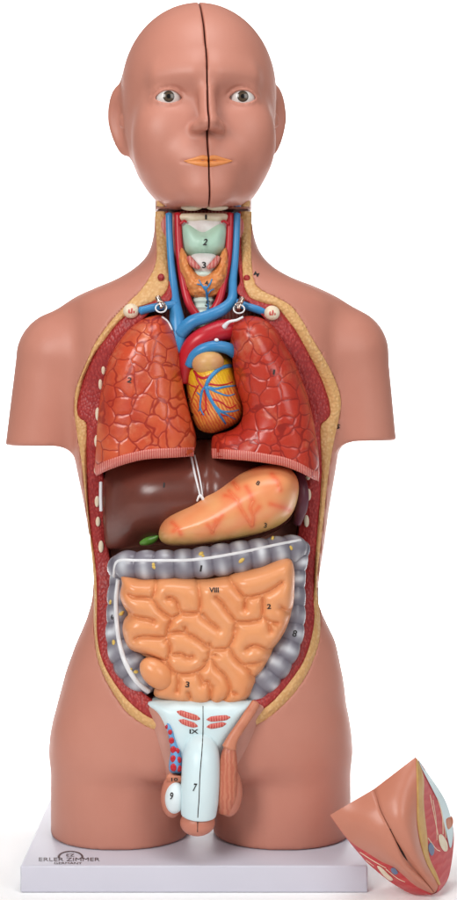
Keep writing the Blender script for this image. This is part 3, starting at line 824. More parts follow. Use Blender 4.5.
for s, lab in ((-1, 'brighter head half with the eye on the photo left'), (1, 'darker head half with the eye on the photo right')):
    g = np.maximum(f, s * -(X - jx) + .7)
    V, F = nets(g, horg, hh, 2)
    o = obj('head_half', hw(V), F, M['skin'], head)
    V, F, cc = eyeball(s); obj('eye', hw(V), F, M['eye'], o, colors=cc)
    g = np.maximum(lips, s * -(LX - .5 * math.sin(-63 / 19.0)) + .8)
    V, F = nets(g, lorg, lh, 1); obj('lips', hw(V), F, M['lips'], o)
    halves.append(o)
# dark inner plane seen through the joint
V, F = ellipsoid(hw([(0, 6, 5)])[0], (.35, 70, 70)); obj('inner_joint', V, F, M['gap'], head)
# neck piece below the jaw with cut vessels
X, Y, Z, o_, h_ = grid((-82, -52, 641), (32, 78, 716), 1.8)
g = ((np.abs((X + 25.5) / 48.5) ** 2 + np.abs((Y - 9) / 52) ** 2) ** .5 - 1) * 48
g = np.maximum(np.maximum(g, 645.3 - Z), Z - 712); g = np.maximum(g, np.where(np.abs(X + 25.5) < 46, -34 - Y, -99))
V, F = nets(g, o_, h_, 1); V[:, 2] = np.maximum(V[:, 2], 645.2)
obj('neck_collar', V, F, M['skin'], head)
for px, r, mm, nm in ((160.5, 4.2, 'fat', 'fat_layer'), (169, 3.8, 'blue', 'cut_vein'), (176.5, 3.2, 'red', 'cut_artery'), (245.5, 4.2, 'fat', 'fat_layer'), (237, 3.6, 'blue', 'cut_vein'), (230, 3, 'red', 'cut_artery')):
    V, F = sweep([at(px, 211, -33), at(px + .3, 203, -33), at(px + .5, 192, -30)], r, 12); V[:, 2] = np.maximum(V[:, 2], 645.4); obj(nm, V, F, M[mm], head)
for a, bb in ((181, 202), (206.5, 228)):
    V, F = ellipsoid(at((a + bb) / 2, 207.5, -38), ((bb - a) / 2, 6, 3.2)); obj('hyoid_piece', V, F, M['bone'], head)
V, F = sweep([(-25.5, 16, 630), (-25.5, 16, 660)], 30, 24); obj('neck_peg', V, F, M['gap'], head)

# ================================================================== lungs
P = [(152,316),(143,319),(131,327),(123,336),(116,346),(109,359),(105,373),(101,390),(99,406),(97,425),(96,443),(94.5,462),(94,471),(97,476),(106,470),(119,465),(134,460.5),(150,457.5),(170,456.5),(186,456),(193,453),(195.5,445),(195,434),(191.5,420),(188,406),(184,390),(181.5,373),(180,354),(177,340),(173,328),(167,319),(160,315)]
PD = [(p[0], p[1] if p[1] < 440 else p[1] + 45) for p in P]
lung = thing('lung', 'orange-red lung with paler net-like cells, on the left of the photo', 'lung', (-85, -40, 395), 'two lungs')
def lungwob(x, z, d): return -2.2 * np.sin(x / 21.0 + 1.2) * np.sin(z / 26.0) * np.clip(-d / 25, 0, 1)
V, F = organ(P, -62, -60, -93, 30, h=1.5, k=7, dome_poly=PD, extra=lungwob)
t = bvh(V, F); lung_r = obj('lung_lobe', V, F, M['lung_r'], lung); T_lr = t
def fringe(tree, top, bot, parent):
    n = 60; A = resample(crom(top, 6), n); B = resample(crom(bot, 6), n)
    rows = []
    for tt in (0, .04, .25, .5, .75, 1.0):
        row = []
        for a, b in zip(A, B):
            p = a + (b - a) * tt
            q = None; k = 0
            while q is None and k < 10:
                q = hit([tree], p[0], p[1] - k); k += 1
            if q is None: q = np.array(at(p[0], p[1], -75))
            q = np.array(at(p[0], p[1], min(q[1], -52)))
            row.append(q + [0, (.6 if tt == 0 else -1.3), 0])
        rows.append(np.array(row))
    for r in rows[1:]: r[:, 1] = smooth1(r[:, 1], 2, 2)
    rows.append(rows[-1] + [0, 1.5, -1.2]); rows.append(rows[-1] + [0, 22, 0])
    V, F = lofted(rows); obj('diaphragm_fringe', V, F, M['fringe'], parent)
fringe(T_lr, [(96,466),(105,461),(119,456),(134,452),(150,449),(170,448),(194.5,447)], [(96,475),(106,470),(119,465),(134,460.5),(150,457.7),(170,456.7),(194,455)], lung)
text('2', 'number_mark', [T_lr], 129.5, 380, 4.5, 5.5, M['ink'], lung, rot=-.2)

P = [(245,316),(238,318),(232,322),(229.5,332),(230.5,345),(232,358),(234.5,378),(237.5,391),(241.5,402),(243,411),(241,421),(235,428),(226,432),(214,435.5),(211.5,441),(211.5,452),(213,457),(230,458),(249,459.5),(268,462),(284,465),(300,471),(312,478),(318.5,480),(319.5,470),(318.5,452),(316,436),(313.5,420),(310,404),(306,390),(301,377),(295,362),(287.5,349),(281,337),(273,325.5),(263,318.5),(254,316)]
PD = [(p[0], p[1] if p[1] < 437 or p[0] > 316 else p[1] + 45) for p in P]
lung = thing('lung', 'darker red lung notched beside the heart, on the right of the photo', 'lung', (45, -40, 395), 'two lungs')
V, F = organ(P, -62, -60, -94, 30, h=1.5, k=7, dome_poly=PD, extra=lungwob)
T_ll = bvh(V, F); obj('lung_lobe', V, F, M['lung_l'], lung)
fringe(T_ll, [(211.5,448),(230,449.5),(249,451),(268,454),(284,457),(300,463),(311,469),(318,471.5)], [(212,457),(230,458.2),(249,459.7),(268,462.2),(284,465.2),(300,471.2),(312,477.5),(318.5,480)], lung)
text('1', 'number_mark', [T_ll], 274, 372, 1.8, 5, M['ink'], lung, rot=-.2)
V, F = sweep(pxs([(224,327,-72),(229,322,-76),(237,320,-78),(243,317,-77)]), [2.6,1.6,1.3,1.2]); obj('lung_tie', V, F, M['wire'], lung)
t_ = ROOTS['lung']
lr_root = bpy.data.objects['lung']
V, F = sweep(on([T_lr], [(162,317),(168,322),(172,330)], 2, .6), 1.0, n=1); obj('lung_tie', V, F, M['wire'], lr_root)

# ================================================================== heart
heart = thing('heart', 'yellow and orange heart with painted coronary vessels, lying between the two lungs', 'heart', (-14, -40, 440))
P = [(185,372),(191,362),(202,352),(220,352),(231,360),(236,375),(241,392),(244,408),(240,421),(229,428),(213,433.5),(199,430),(191,417),(187,400)]
V, F = organ(P, -66, -44, -86, 30, h=1.2, k=4)
def heart_mat():
    m = bpy.data.materials.new('heart_paint'); m.use_nodes = True
    nt = m.node_tree; b = nt.nodes['Principled BSDF']; L = nt.links.new
    b.inputs['Roughness'].default_value = .32
    tc = nd(nt, 'ShaderNodeTexCoord')
    sp = nd(nt, 'ShaderNodeSeparateXYZ'); L(tc.outputs['Object'], sp.inputs[0])
    nz = nd(nt, 'ShaderNodeTexNoise', Scale=60.0, Detail=4.0); L(tc.outputs['Object'], nz.inputs['Vector'])
    ad = nd(nt, 'ShaderNodeMath', _operation='MULTIPLY_ADD'); ad.inputs[1].default_value = .05; L(nz.outputs['Fac'], ad.inputs[0]); L(sp.outputs[2], ad.inputs[2])
    r = nd(nt, 'ShaderNodeMapRange'); r.inputs[1].default_value = .046; r.inputs[2].default_value = .066; L(ad.outputs[0], r.inputs[0])
    mp = nd(nt, 'ShaderNodeMapping'); mp.inputs['Rotation'].default_value = (0, math.radians(28), 0); L(tc.outputs['Object'], mp.inputs['Vector'])
    w = nd(nt, 'ShaderNodeTexWave', Scale=110.0, Distortion=5.0, Detail=2.0); w.bands_direction = 'X'; L(mp.outputs[0], w.inputs['Vector'])
    mx = nd(nt, 'ShaderNodeMix', _data_type='RGBA'); mx.inputs[6].default_value = (.60, .09, .03, 1); mx.inputs[7].default_value = (.80, .38, .07, 1)
    n2 = nd(nt, 'ShaderNodeTexNoise', Scale=45.0, Detail=3.0); L(tc.outputs['Object'], n2.inputs['Vector'])
    mu = nd(nt, 'ShaderNodeMath', _operation='MULTIPLY'); L(w.outputs['Fac'], mu.inputs[0]); 
    r3 = nd(nt, 'ShaderNodeMapRange'); r3.inputs[1].default_value = .3; r3.inputs[2].default_value = .6; r3.inputs[3].default_value = .35; r3.inputs[4].default_value = 1.2
    L(n2.outputs['Fac'], r3.inputs[0]); L(r3.outputs[0], mu.inputs[1]); mu.use_clamp = True
    L(mu.outputs[0], mx.inputs[0])
    m2 = nd(nt, 'ShaderNodeMix', _data_type='RGBA'); m2.inputs[7].default_value = (.80, .51, .02, 1)
    L(mx.outputs[2], m2.inputs[6]); L(r.outputs[0], m2.inputs[0]); L(m2.outputs[2], b.inputs['Base Color'])
    bp = nd(nt, 'ShaderNodeBump', Strength=.3, Distance=.0006); L(w.outputs['Fac'], bp.inputs['Height']); L(bp.outputs[0], b.inputs['Normal'])
    return m
obj('ventricles', V, F, heart_mat(), heart); T_h = bvh(V, F)
V, F = sweep(pxs([(183.5,380,-52),(186,363,-60),(192,348,-64),(201,339.5,-66),(212,334,-65),(225,330,-62),(239,331,-54)]), [8.4,9,9.8,10.2,10.4,10.6,10.6], 20); obj('aorta', V, F, M['red'], heart); t_ao = bvh(V, F)
V, F = sweep(pxs([(189,366,-68),(194,356,-71),(203,349.5,-74),(215,346.5,-74),(228,348.5,-69),(237,354,-60)]), [4.4,5.2,5.6,5.6,5.8,6], 18); obj('pulmonary_artery', V, F, M['blue'], heart)
V, F = ellipsoid(at(208,363,-72), (15.5, 14, 12), 26, 16, -.15); obj('auricle', V, F, M['tan'], heart); t_au = bvh(V, F)
V, F = ellipsoid(at(216.5,340,-77), (2.2, 1.6, 1.6)); obj('vessel_knot', V, F, M['white'], heart)
HT = [T_h, t_au]
k5 = 1 / 5.7125
def hz(L): return [(175 + x * k5, 310 + y * k5) for x, y in L]
vessels('coronary_vein', HT, [
    (hz([(320,318),(265,330),(225,360),(195,395),(178,435)]), 2.1, 1.9), (hz([(178,435),(190,480),(215,530),(250,590),(290,650)]), 2.1, 1.0),
    (hz([(178,435),(155,465),(148,510),(145,560),(165,600)]), 1.5, .8), (hz([(178,438),(230,450),(280,440),(345,432)]), 1.5, .8),
    (hz([(190,445),(240,470),(300,490),(340,480)]), 1.2, .6), (hz([(215,530),(260,575),(320,580),(365,570)]), 1.2, .7), (hz([(250,575),(300,600),(345,625)]), 1.1, .6),
    (hz([(145,555),(135,580)]), .8, .5), (hz([(150,490),(125,470)]), .9, .5)], M['blue'], heart)
vessels('coronary_artery', HT, [
    (hz([(110,345),(125,370),(160,390),(200,375),(250,345),(300,320)]), 1.5, 1.0), (hz([(115,350),(130,400),(150,430),(170,450)]), 1.3, 1.0),
    (hz([(165,445),(175,500),(180,560),(195,600)]), 1.1, .7), (hz([(135,430),(110,480),(95,530)]), 1.0, .6), (hz([(190,420),(240,430),(290,425),(330,410)]), 1.1, .6),
    (hz([(215,510),(260,525),(310,560),(350,540)]), 1.0, .6), (hz([(240,590),(290,605),(330,600)]), .9, .5), (hz([(180,560),(150,600)]), .8, .5), (hz([(120,440),(90,430),(65,410)]), .9, .5)], M['red'], heart, off=.1)
text('a', 'letter_mark', [T_h], 184.8 + 1.2, 377, 3, 2.6, M['ink'], heart, rot=.1)
text('b', 'letter_mark', [T_h], 192, 414, 3, 4, M['ink'], heart, rot=.2)
text('c', 'letter_mark', [T_h], 188.5, 400, 2.4, 3, M['ink'], heart, rot=.4)

# ================================================================== liver
liver = thing('liver', 'glossy dark brown liver below the lungs and above the grey colon, with green gallbladder', 'liver', (-80, -30, 310))
P = [(99,500),(100,480),(106,462),(125,450),(150,444),(215,440),(262,450),(292,466),(301,486),(298,512),(285,530),(250,545),(200,549),(160,549),(135,551),(112,554),(102,551),(100,530)]
V, F = organ(P, -60, -8, -80, 60, h=2.0, k=8, blur=6, extra=lambda x, z, d: 5.0 * np.exp(-((x + 22) / 7) ** 2) * np.clip(-d / 20, 0, 1))
obj('liver_lobe', V, F, M['liver'], liver); T_li = bvh(V, F)
V, F = sweep([hit([T_li], 141, 543) + [0, -1, 0], hit([T_li], 148, 540.5) + [0, -2.5, 0], hit([T_li], 154, 538.5) + [0, -2.5, 0], hit([T_li], 158, 536) + [0, -1, 0]], [2.2, 4.6, 3.8, 1.2], 14); obj('gallbladder', V, F, M['gall'], liver)
vessels('ligament', [T_li], [([(191,455),(194,470),(198,487),(200.5,497)], 1.1, 1.0), ([(194.5,455),(198,470),(201,485),(202.5,496)], .8, .8)], M['wire'], liver, off=.5)
q = hit([T_li], 200.5, 499); V, F = sweep([q + [-3.5, -1.2, -2], q + [-.5, -1.5, 3.5], q + [2.6, -1.5, -.5], q + [1.2, -1.4, -2.5]], [.9, 1.4, 1.4, .8]); obj('ligament_end', V, F, M['white'], liver)
text('1', 'number_mark', [T_li], 164, 485, 1.6, 5, M['ink'], liver, rot=-.1)
sp = obj('spleen', *sweep(pxs([(299,472,-40),(302,488,-44),(302,506,-44),(297,524,-38)]), [4, 6, 6, 4], 14), M['spleen'], torso)

# ================================================================== stomach
stom = thing('stomach', 'peach-orange stomach with reddish vessels, lying diagonally across the liver', 'stomach', (10, -60, 325))
P = [(158,537),(160,527),(167,518),(178,511),(190,505),(204,497),(218,488),(231,480),(244,473),(258,467.5),(272,465.5),(285,467),(295,474),(299.5,486),(297.5,503),(291,517),(279,527),(262,534),(245,538.5),(228,542),(209,545),(190,547),(172,547),(162,544)]
V, F = organ(P, -78, -62, -104, 26, Yback=-20, h=1.5, k=7)
k3 = 1 / 3.515
def sz(L): return [(195 + x * k3, 440 + y * k3) for x, y in L]
SVES = (
    [([(200,302),(205,270),(195,240),(205,215)], 2.0, .9), ([(200,300),(180,270),(160,240),(150,215),(120,180)], 1.7, .8), ([(200,212),(195,190),(180,165)], 1.1, .6), ([(205,262),(225,235)], 1.0, .5), ([(155,215),(130,200),(105,195)], 1.0, .5)],
    [([(60,325),(68,300),(75,280)], 1.8, .7), ([(62,318),(45,300)], 1.2, .6), ([(70,305),(95,265)], 1.1, .5)],
    [([(330,245),(300,235),(265,225)], 1.4, .6)], [([(300,175),(290,145),(270,120)], 1.2, .6)], [([(150,170),(135,150)], .9, .5)],
    [([(-50,330),(-65,305),(-80,290)], 1.6, .8), ([(-62,308),(-75,320)], 1.0, .5)])
kk = D / (D + V[:, 1]); sx_, sy_ = V[:, 0] * kk + 228.5, 400 - (V[:, 2] - CAMZ) * kk
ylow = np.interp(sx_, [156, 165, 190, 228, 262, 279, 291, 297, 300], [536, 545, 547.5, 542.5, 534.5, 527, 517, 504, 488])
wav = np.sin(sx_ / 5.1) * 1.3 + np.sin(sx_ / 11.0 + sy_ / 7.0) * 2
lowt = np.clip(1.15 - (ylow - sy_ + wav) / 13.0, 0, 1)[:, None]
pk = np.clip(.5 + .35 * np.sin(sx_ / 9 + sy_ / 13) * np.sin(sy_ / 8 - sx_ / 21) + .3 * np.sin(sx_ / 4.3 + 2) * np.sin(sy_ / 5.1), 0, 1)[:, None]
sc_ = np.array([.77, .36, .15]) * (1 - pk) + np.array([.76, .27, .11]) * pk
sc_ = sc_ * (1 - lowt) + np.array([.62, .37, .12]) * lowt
dv = np.full(len(V), 99.0)
for grp in SVES:
    for L_, a_, b_ in grp: dv = np.minimum(dv, seg_dist(sx_, sy_, crom(sz(L_), 3) if len(L_) > 2 else sz(L_)))
bl = (.55 * np.exp(-(dv / 2.4) ** 2) + .4 * np.exp(-(dv / 6.5) ** 2))[:, None]
sc_ = sc_ * (1 - bl) + np.array([.74, .14, .05]) * bl
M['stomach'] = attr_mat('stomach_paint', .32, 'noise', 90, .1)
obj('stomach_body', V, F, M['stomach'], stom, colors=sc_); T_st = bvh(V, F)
for grp in SVES:
    vessels('stomach_vessel', [T_st], [(sz(L_), a, b) for L_, a, b in grp], M['stomach_vein'], stom, off=-.1, flat=.28)
text('3', 'number_mark', [T_st], 265.5, 525.5, 3, 5, M['ink'], stom, rot=-.15)
text('8', 'number_mark', [T_st], 258, 483, 3.4, 4.6, M['ink'], stom, rot=-.5)

# ================================================================== intestines
gut = thing('intestines', 'block of orange coiled small intestine framed by a grey-lavender colon, below the stomach', 'intestines', (-25, -60, 160))
def haustra(path, R0, period, flat, phase=0.0, seed=1, whites=.8):
    P = crom([at(*p) for p in path], 40); P = resample(P, int(np.sum(np.linalg.norm(np.diff(P, axis=0), axis=1)) / 1.1))
    s = np.r_[0, np.cumsum(np.linalg.norm(np.diff(P, axis=0), axis=1))]
    R = np.interp(s / s[-1], np.linspace(0, 1, len(R0)), R0)
    ph = (s / period + phase) % 1.0
    rs = np.random.RandomState(seed)
    prof = np.abs(np.sin(math.pi * ph)) ** .5
    r = R * (.86 + .16 * prof)
    V, F = sweep(np.c_[P], r, 26, flat=flat, n=1)
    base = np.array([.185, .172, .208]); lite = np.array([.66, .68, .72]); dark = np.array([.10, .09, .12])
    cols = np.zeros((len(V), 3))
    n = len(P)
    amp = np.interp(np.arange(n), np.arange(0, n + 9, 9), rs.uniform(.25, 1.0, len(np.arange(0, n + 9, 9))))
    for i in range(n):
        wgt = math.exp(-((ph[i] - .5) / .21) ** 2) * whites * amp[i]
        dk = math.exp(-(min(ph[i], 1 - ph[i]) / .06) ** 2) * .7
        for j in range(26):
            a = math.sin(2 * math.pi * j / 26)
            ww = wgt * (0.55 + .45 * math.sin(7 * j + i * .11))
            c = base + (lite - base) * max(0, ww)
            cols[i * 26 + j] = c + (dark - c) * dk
    cols[n * 26:] = base
    return V, F, cols
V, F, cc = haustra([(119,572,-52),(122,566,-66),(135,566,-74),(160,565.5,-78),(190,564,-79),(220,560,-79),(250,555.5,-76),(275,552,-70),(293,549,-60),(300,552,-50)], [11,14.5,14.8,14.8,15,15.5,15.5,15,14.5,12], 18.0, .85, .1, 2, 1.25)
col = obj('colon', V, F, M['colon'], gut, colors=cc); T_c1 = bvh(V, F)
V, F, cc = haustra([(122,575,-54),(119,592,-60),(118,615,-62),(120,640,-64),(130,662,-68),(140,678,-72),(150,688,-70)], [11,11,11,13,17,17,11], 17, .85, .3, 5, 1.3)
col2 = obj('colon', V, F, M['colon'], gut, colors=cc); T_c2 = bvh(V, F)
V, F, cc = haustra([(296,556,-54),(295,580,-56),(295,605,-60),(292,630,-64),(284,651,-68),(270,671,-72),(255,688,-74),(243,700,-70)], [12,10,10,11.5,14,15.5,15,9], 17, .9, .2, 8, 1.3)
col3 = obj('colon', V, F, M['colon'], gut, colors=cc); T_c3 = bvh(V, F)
q_ = 1 / 4.155
def z1(L): return [(105 + x * q_, 525 + y * q_) for x, y in L]
def z2(L): return [(205 + x * q_, 520 + y * q_) for x, y in L]
def z3(L): return [(105 + x * q_, 610 + y * q_) for x, y in L]
def z4(L): return [(200 + x * q_, 610 + y * q_) for x, y in L]
def qd(ox, oy): return lambda L: [(ox + x / 4.57, oy + y / 4.57) for x, y in L]
qa, qb, qc, qe = qd(115, 560), qd(205, 550), qd(115, 630), qd(205, 630)
grooves = [
    qa([(62,158),(85,169),(140,172),(165,178),(185,195),(210,230),(245,255),(262,265)]), qa([(168,176),(183,145),(186,95)]),
    qa([(243,172),(265,175),(285,195),(292,225),(310,241),(345,243),(385,239)]), qa([(385,239),(391,200),(386,150),(376,95)]),
    qa([(385,239),(405,265),(440,290),(470,312)]), qa([(262,265),(275,258),(295,246),(310,241)]), qa([(262,265),(242,318),(238,350),(232,368)]),
    qa([(60,250),(78,256),(110,262),(150,268),(178,278)]), qa([(92,362),(108,352),(150,350),(200,352),(236,352)]), qa([(320,308),(328,332),(345,345),(370,352)]),
    qb([(108,128),(135,165),(165,200),(190,215),(250,205),(290,190),(330,165),(352,148)]),
    qb([(52,215),(80,245),(100,275),(125,305),(145,326),(200,328),(250,318),(262,300),(266,250),(262,205)]), qb([(262,300),(290,326),(330,336)]),
    qb([(190,215),(184,240),(182,268)]), qb([(348,262),(380,285),(400,290)]), qb([(145,326),(138,350),(134,372)]), qb([(-10,290),(20,325),(48,346)]), qb([(290,330),(300,372)]),
    qc([(232,30),(250,70),(250,110),(235,140),(200,136),(150,123),(100,118)]), qc([(235,140),(250,172),(275,195),(330,201),(375,190),(410,165),(436,120),(440,85),(430,62)]),
    qc([(265,112),(300,109),(335,124),(355,120)]), qc([(232,30),(246,16),(285,8),(330,15),(370,36),(420,70),(440,85)]), qc([(438,120),(460,114)]),
    qc([(375,190),(390,215),(402,245)]), qc([(286,200),(291,240),(285,280)]), qc([(442,258),(436,300),(440,342)]), qc([(338,285),(346,312)]),
    qe([(0,68),(20,80),(40,88),(90,85),(110,75),(125,50),(138,15),(145,-6)]), qe([(25,130),(19,105),(30,88)]),
    qe([(0,145),(25,130),(45,160),(60,180),(85,200),(105,235),(115,275),(100,305),(80,325)]), qe([(110,78),(130,115),(150,140),(175,158),(215,155),(252,150)]),
    qe([(190,86),(210,73),(240,72),(270,85),(300,98),(330,96)]), qe([(14,236),(25,270),(25,300),(20,335)]), qe([(115,278),(142,291)]), qe([(175,159),(200,185),(215,215),(242,222)]), qe([(-12,240),(14,236)]),
]
SI = [(121,585),(120,578),(128,578),(142,580),(158,578),(175,578),(192,579),(210,580),(224,577),(238,573),(252,570),(266,566),(280,561),(291,561),(295,572),(295,590),(294,606),(290,622),(284,636),(275,650),(268,664),(260,678),(254,690),(250,699),(240,705),(225,708),(205,708),(185,706),(168,703),(154,699),(154,690),(158,680),(156,668),(148,661),(137,656),(128,650),(123.5,641),(121.5,631),(123,622),(127,616.5),(121.5,606),(119,596)]
GW = [wpoly(crom(g, 4), -92) for g in grooves]
def pillow(x, z, d):
    m = np.full(d.shape, 99.0)
    for g in GW: m = np.minimum(m, seg_dist(x, z, g))
    q_c = lambda t: np.sqrt(1 - (1 - np.clip(t, 0, 1)) ** 2)
    mm_ = np.sqrt(m * m + .12); sh = .35 * q_c(mm_ / 5.0) + .65 * q_c(mm_ / 12.5)
    return -10.5 * (sh - .6)
V, F = organ(SI, -92, -74, -95, 13, Yback=-40, h=1.2, k=5, extra=pillow, closed_smooth=4)
obj('small_intestine', V, F, M['small'], gut); T_si = bvh(V, F)
V, F = ellipsoid(at(156.5,673.5,-92), (18.5, 13, 12.5), 28, 18, math.radians(42)); 
obj('appendix_end', V, F, M['small'], gut); T_ap = bvh(V, F)
TC = [T_c1, T_c2, T_c3]
vessels('taenia', [T_c1], [([(114,580),(115,566),(120,560.5),(140,560.5),(165,560.5),(190,560),(215,557),(245,551.5),(275,545),(301,540)], 1.5, 1.4)], M['wire'], col, off=.2, flat=.45)
vessels('taenia', [T_c2], [([(118,580),(116,600),(117,625),(120,645),(126,664),(137,682),(149,692)], 2.0, 2.6)], M['wire'], col2, off=.3, flat=.4)
rs = random.Random(7)
def tags(lst, tree, parent):
    for px, py, r1, r2, a in lst:
        q = hit([tree], px, py)
        if q is None: continue
        V, F = ellipsoid(q + [0, .4, 0], (r1, 1.6, r2), 12, 8, a); obj('fat_tag', V, F, M['yfat'], parent)
tags([(117,553.5,1.4,2.6,.3),(154,567,3.2,2.0,.5),(153.5,564.5,2,1.6,.2),(201,554,2.8,2.0,-.7),(203,556,1.6,1.4,0),(241.5,560.5,3.4,1.9,-.7),(272.5,539,1.5,3,.2),(291,548,1.6,2.4,-.4)], T_c1, col)
tags([(110.5,602,1.4,2.6,.3),(121,614,2.6,1.8,-.5),(121.5,613,3,1.4,-.6),(113.8,643,1.8,3.2,-.2),(136,672,2.4,1.8,0),(139,695,2,1.4,.3),(131,669,1.4,1.2,0)], T_c2, col2)
AT = [T_si, T_c1, T_c2, T_c3, T_ap]
text('1', 'number_mark', AT, 201, 568.5, 1.8, 6.4, M['ink'], gut, rot=-.15)
text('VIII', 'number_mark', AT, 214, 590, 9.5, 5.2, M['ink'], gut)
text('2', 'number_mark', AT, 269, 606.5, 4.2, 5, M['ink'], gut)
text('8', 'number_mark', AT, 294.8, 633.5, 4.4, 7, M['ink'], gut, rot=-.25)
text('6', 'number_mark', AT, 112, 617, 2.6, 5, M['ink'], gut, rot=.1)
text('3', 'number_mark', AT, 187.5, 684.5, 4, 6, M['ink'], gut, rot=-.15)

# ================================================================== male pelvic insert
pel = thing('pelvic_insert', 'pale blue and skin-coloured pelvic insert set below the intestines between the thighs', 'pelvic insert', (-28, -75, 60))
k35 = 1 / 3.515
def zp(L): return [(130 + x * k35, 690 + y * k35) for x, y in L]
V, F = organ([(150,702),(259,702),(258.5,720),(254,738),(246,755),(238,769),(234,790),(222,805),(182,805),(168,795),(165,775),(159,755),(154,738),(150,718)], -84, -80, -94, 14, Yback=-30, h=1.6, k=4)
obj('skin_fold', V, F, M['skin_pale'], pel)
V, F = organ([(153,702),(252,702),(247,715),(238,731),(229,745),(223,757),(219,780),(184,780),(177,765),(170,747),(163,728),(157,714)], -92, -86, -101, 14, Yback=-60, h=1.4, k=3)
obj('pubic_section', V, F, M['bladder'], pel); T_pu = bvh(V, F)
V, F = sweep(pxs([(201,745,-92),(201,756,-104),(200.5,780,-109),(199.5,800,-109),(198.5,814,-107)]), [14,17.2,18,17.8,16.5], 28); shaft = obj('shaft_section', V, F, M['bladder'], pel); T_sh = bvh(V, F)
V, F = ellipsoid(at(197.5,822.5,-106), (16.4, 16, 12.2), 30, 18); obj('glans', V, F, M['glans'], pel); T_gl = bvh(V, F)
vessels('split_line', [T_pu, T_sh, T_gl], [([(203,706),(203,730),(202,750),(200,775),(199,800),(198,813),(197.5,832)], .45, .45)], M['gap'], pel, off=.05)
V, F = ellipsoid(at(173,795.5,-98), (11.5, 15, 20.5), 28, 18, .05); obj('scrotum_skin', V, F, M['glans'], pel)
V, F = ellipsoid(at(174.8,797.5,-106), (9.6, 12, 14.8), 28, 18, .05); obj('testis', V, F, M['testis'], pel); T_te = bvh(V, F)
V, F = organ(zp([(128,124),(140,118),(150,140),(160,180),(178,225),(186,262),(184,292),(165,296),(140,290),(136,262),(142,220),(138,180)]), -100, -98, -107, 6, Yback=-80, h=1.1, k=3)
plx = obj('vein_plexus', V, F, M['plexblue'], pel); t_px = bvh(V, F)
parts = []
for x, y, r in ((130,130,7),(141,148,8),(146,178,10),(162,182,8),(152,210,11),(166,214,9),(152,242,11),(172,246,10),(153,272,12),(173,276,10)):
    px, py = 130 + x * k35, 690 + y * k35; q = hit([t_px], px, py)
    if q is not None: parts.append(ellipsoid(q, (r * k35 * .92, 1.2, r * k35 * 1.1), 12, 8))
V, F = join(parts); obj('vein_openings', V, F, M['red'], plx)
V, F = sweep(pxs([(168,776,-106),(173,779,-107),(181,779,-106)]), [3.2, 3.6, 3.0], 12, flat=.6); obj('epididymis', V, F, M['cordtan'], pel)
V, F = sweep(pxs([(256,703,-92),(249,714,-98),(241,726,-102),(233,738,-105),(229,748,-106)]), [4.5, 4.8, 4.8, 5.2, 7], 14, flat=.7); obj('spermatic_cord', V, F, M['cordtan'], pel)
V, F = ellipsoid(at(228,790,-98), (13.5, 14, 25), 28, 18, -.05); obj('scrotum_skin', V, F, M['glans'], pel)
V, F = sweep(pxs([(230,744,-104),(228.5,760,-105),(227,780,-106),(226,797,-106),(225,812,-102)]), [5, 8, 9.8, 10.2, 6.5], 22, flat=.85); obj('muscle_sac', V, F, M['cord'], pel); T_ms = bvh(V, F)
for pts, r in ((zp([(165,76),(205,90),(246,102)]), 2.9), (zp([(172,106),(205,118),(238,128)]), 2.7), (zp([(270,104),(312,100),(352,96)]), 2.7), (zp([(270,130),(303,125),(338,118)]), 2.5)):
    Q = on([T_pu], pts, 3, 0)
    R = r * np.sqrt(np.clip(1 - np.linspace(-1, 1, len(Q)) ** 4, .05, 1))
    V, F = sweep(Q, R, 12, flat=.55, n=1); obj('cut_muscle', V, F, M['pinkmuscle'], pel)
PT = [T_pu, T_sh, T_te, T_ms]
text('IX', 'number_mark', PT, 194, 731.5, 9, 4.4, M['ink'], pel)
text('7', 'number_mark', PT, 195, 787.5, 4, 8, M['ink'], pel, rot=-.1, shear=.2)
text('9', 'number_mark', PT, 171.5, 796, 3.4, 7.5, M['ink'], pel, rot=-.15)
text('10', 'number_mark', [bvh(*sweep(pxs([(168,776,-106),(173,779,-107),(181,779,-106)]), [3.2, 3.6, 3.0], 12, flat=.6))], 174.5, 779.5, 6.5, 3.6, M['ink'], pel)

# ================================================================== loose female insert
fem = thing('pelvic_insert', 'loose wedge-shaped pelvic insert with cut red sides, leaning at the base plate corner', 'pelvic insert', (170, -120, 0))
A_ = (415.5, 757, -152); C_ = (434, 892.5, -140); B_ = (330, 815, -150); S_ = (374, 789, -150)
left = crom([B_, (340,829,-149), (351,842,-148), (370,854.5,-148), (382,862,-149), (393,867,-150), (403,875,-149), (415,885.5,-146), (431,893.6,-136)], 6)
right = crom([A_, (416.3,780,-158), (416.6,798,-161), (416.8,822,-162), (420.5,845,-158), (427,864,-151), (433,875,-146), (438,884.5,-141), (437.5,889.5,-137)], 6)
mid = crom([S_, (377.5,800,-160), (381,811,-167), (390,829,-174), (402,852,-171), (410,864,-164), (425,881,-150), (434.5,893,-136)], 6)
nv = 44
Lc, Rc, Mc = resample(left, nv), resample(right, nv), resample(mid, nv)
def bulge(a, b, t, amt):
    p = a + (b - a) * t; p = p.copy(); p[:, 2] -= amt * np.sin(math.pi * t); return p
cols_ = []
gv = np.linspace(0, 1, nv)
open_ = np.clip(np.exp(-((gv - .62) / .14) ** 2), 0, 1) * 2.9 + .4
ML_ = Mc.copy(); ML_[:, 0] -= open_ * .75; ML_[:, 1] += open_ * .5; MR_ = Mc.copy(); MR_[:, 0] += open_ * .75; MR_[:, 1] -= open_ * .5
taper = np.sin(math.pi * np.clip(gv * .9 + .05, 0, 1))
for t in np.linspace(0, 1, 13): 
    p = Lc + (ML_ - Lc) * t; p = p.copy(); p[:, 2] -= 9 * taper * math.sin(math.pi * t); cols_.append(p)
g0 = Mc.copy(); g0[:, 2] += 7 * taper + 1
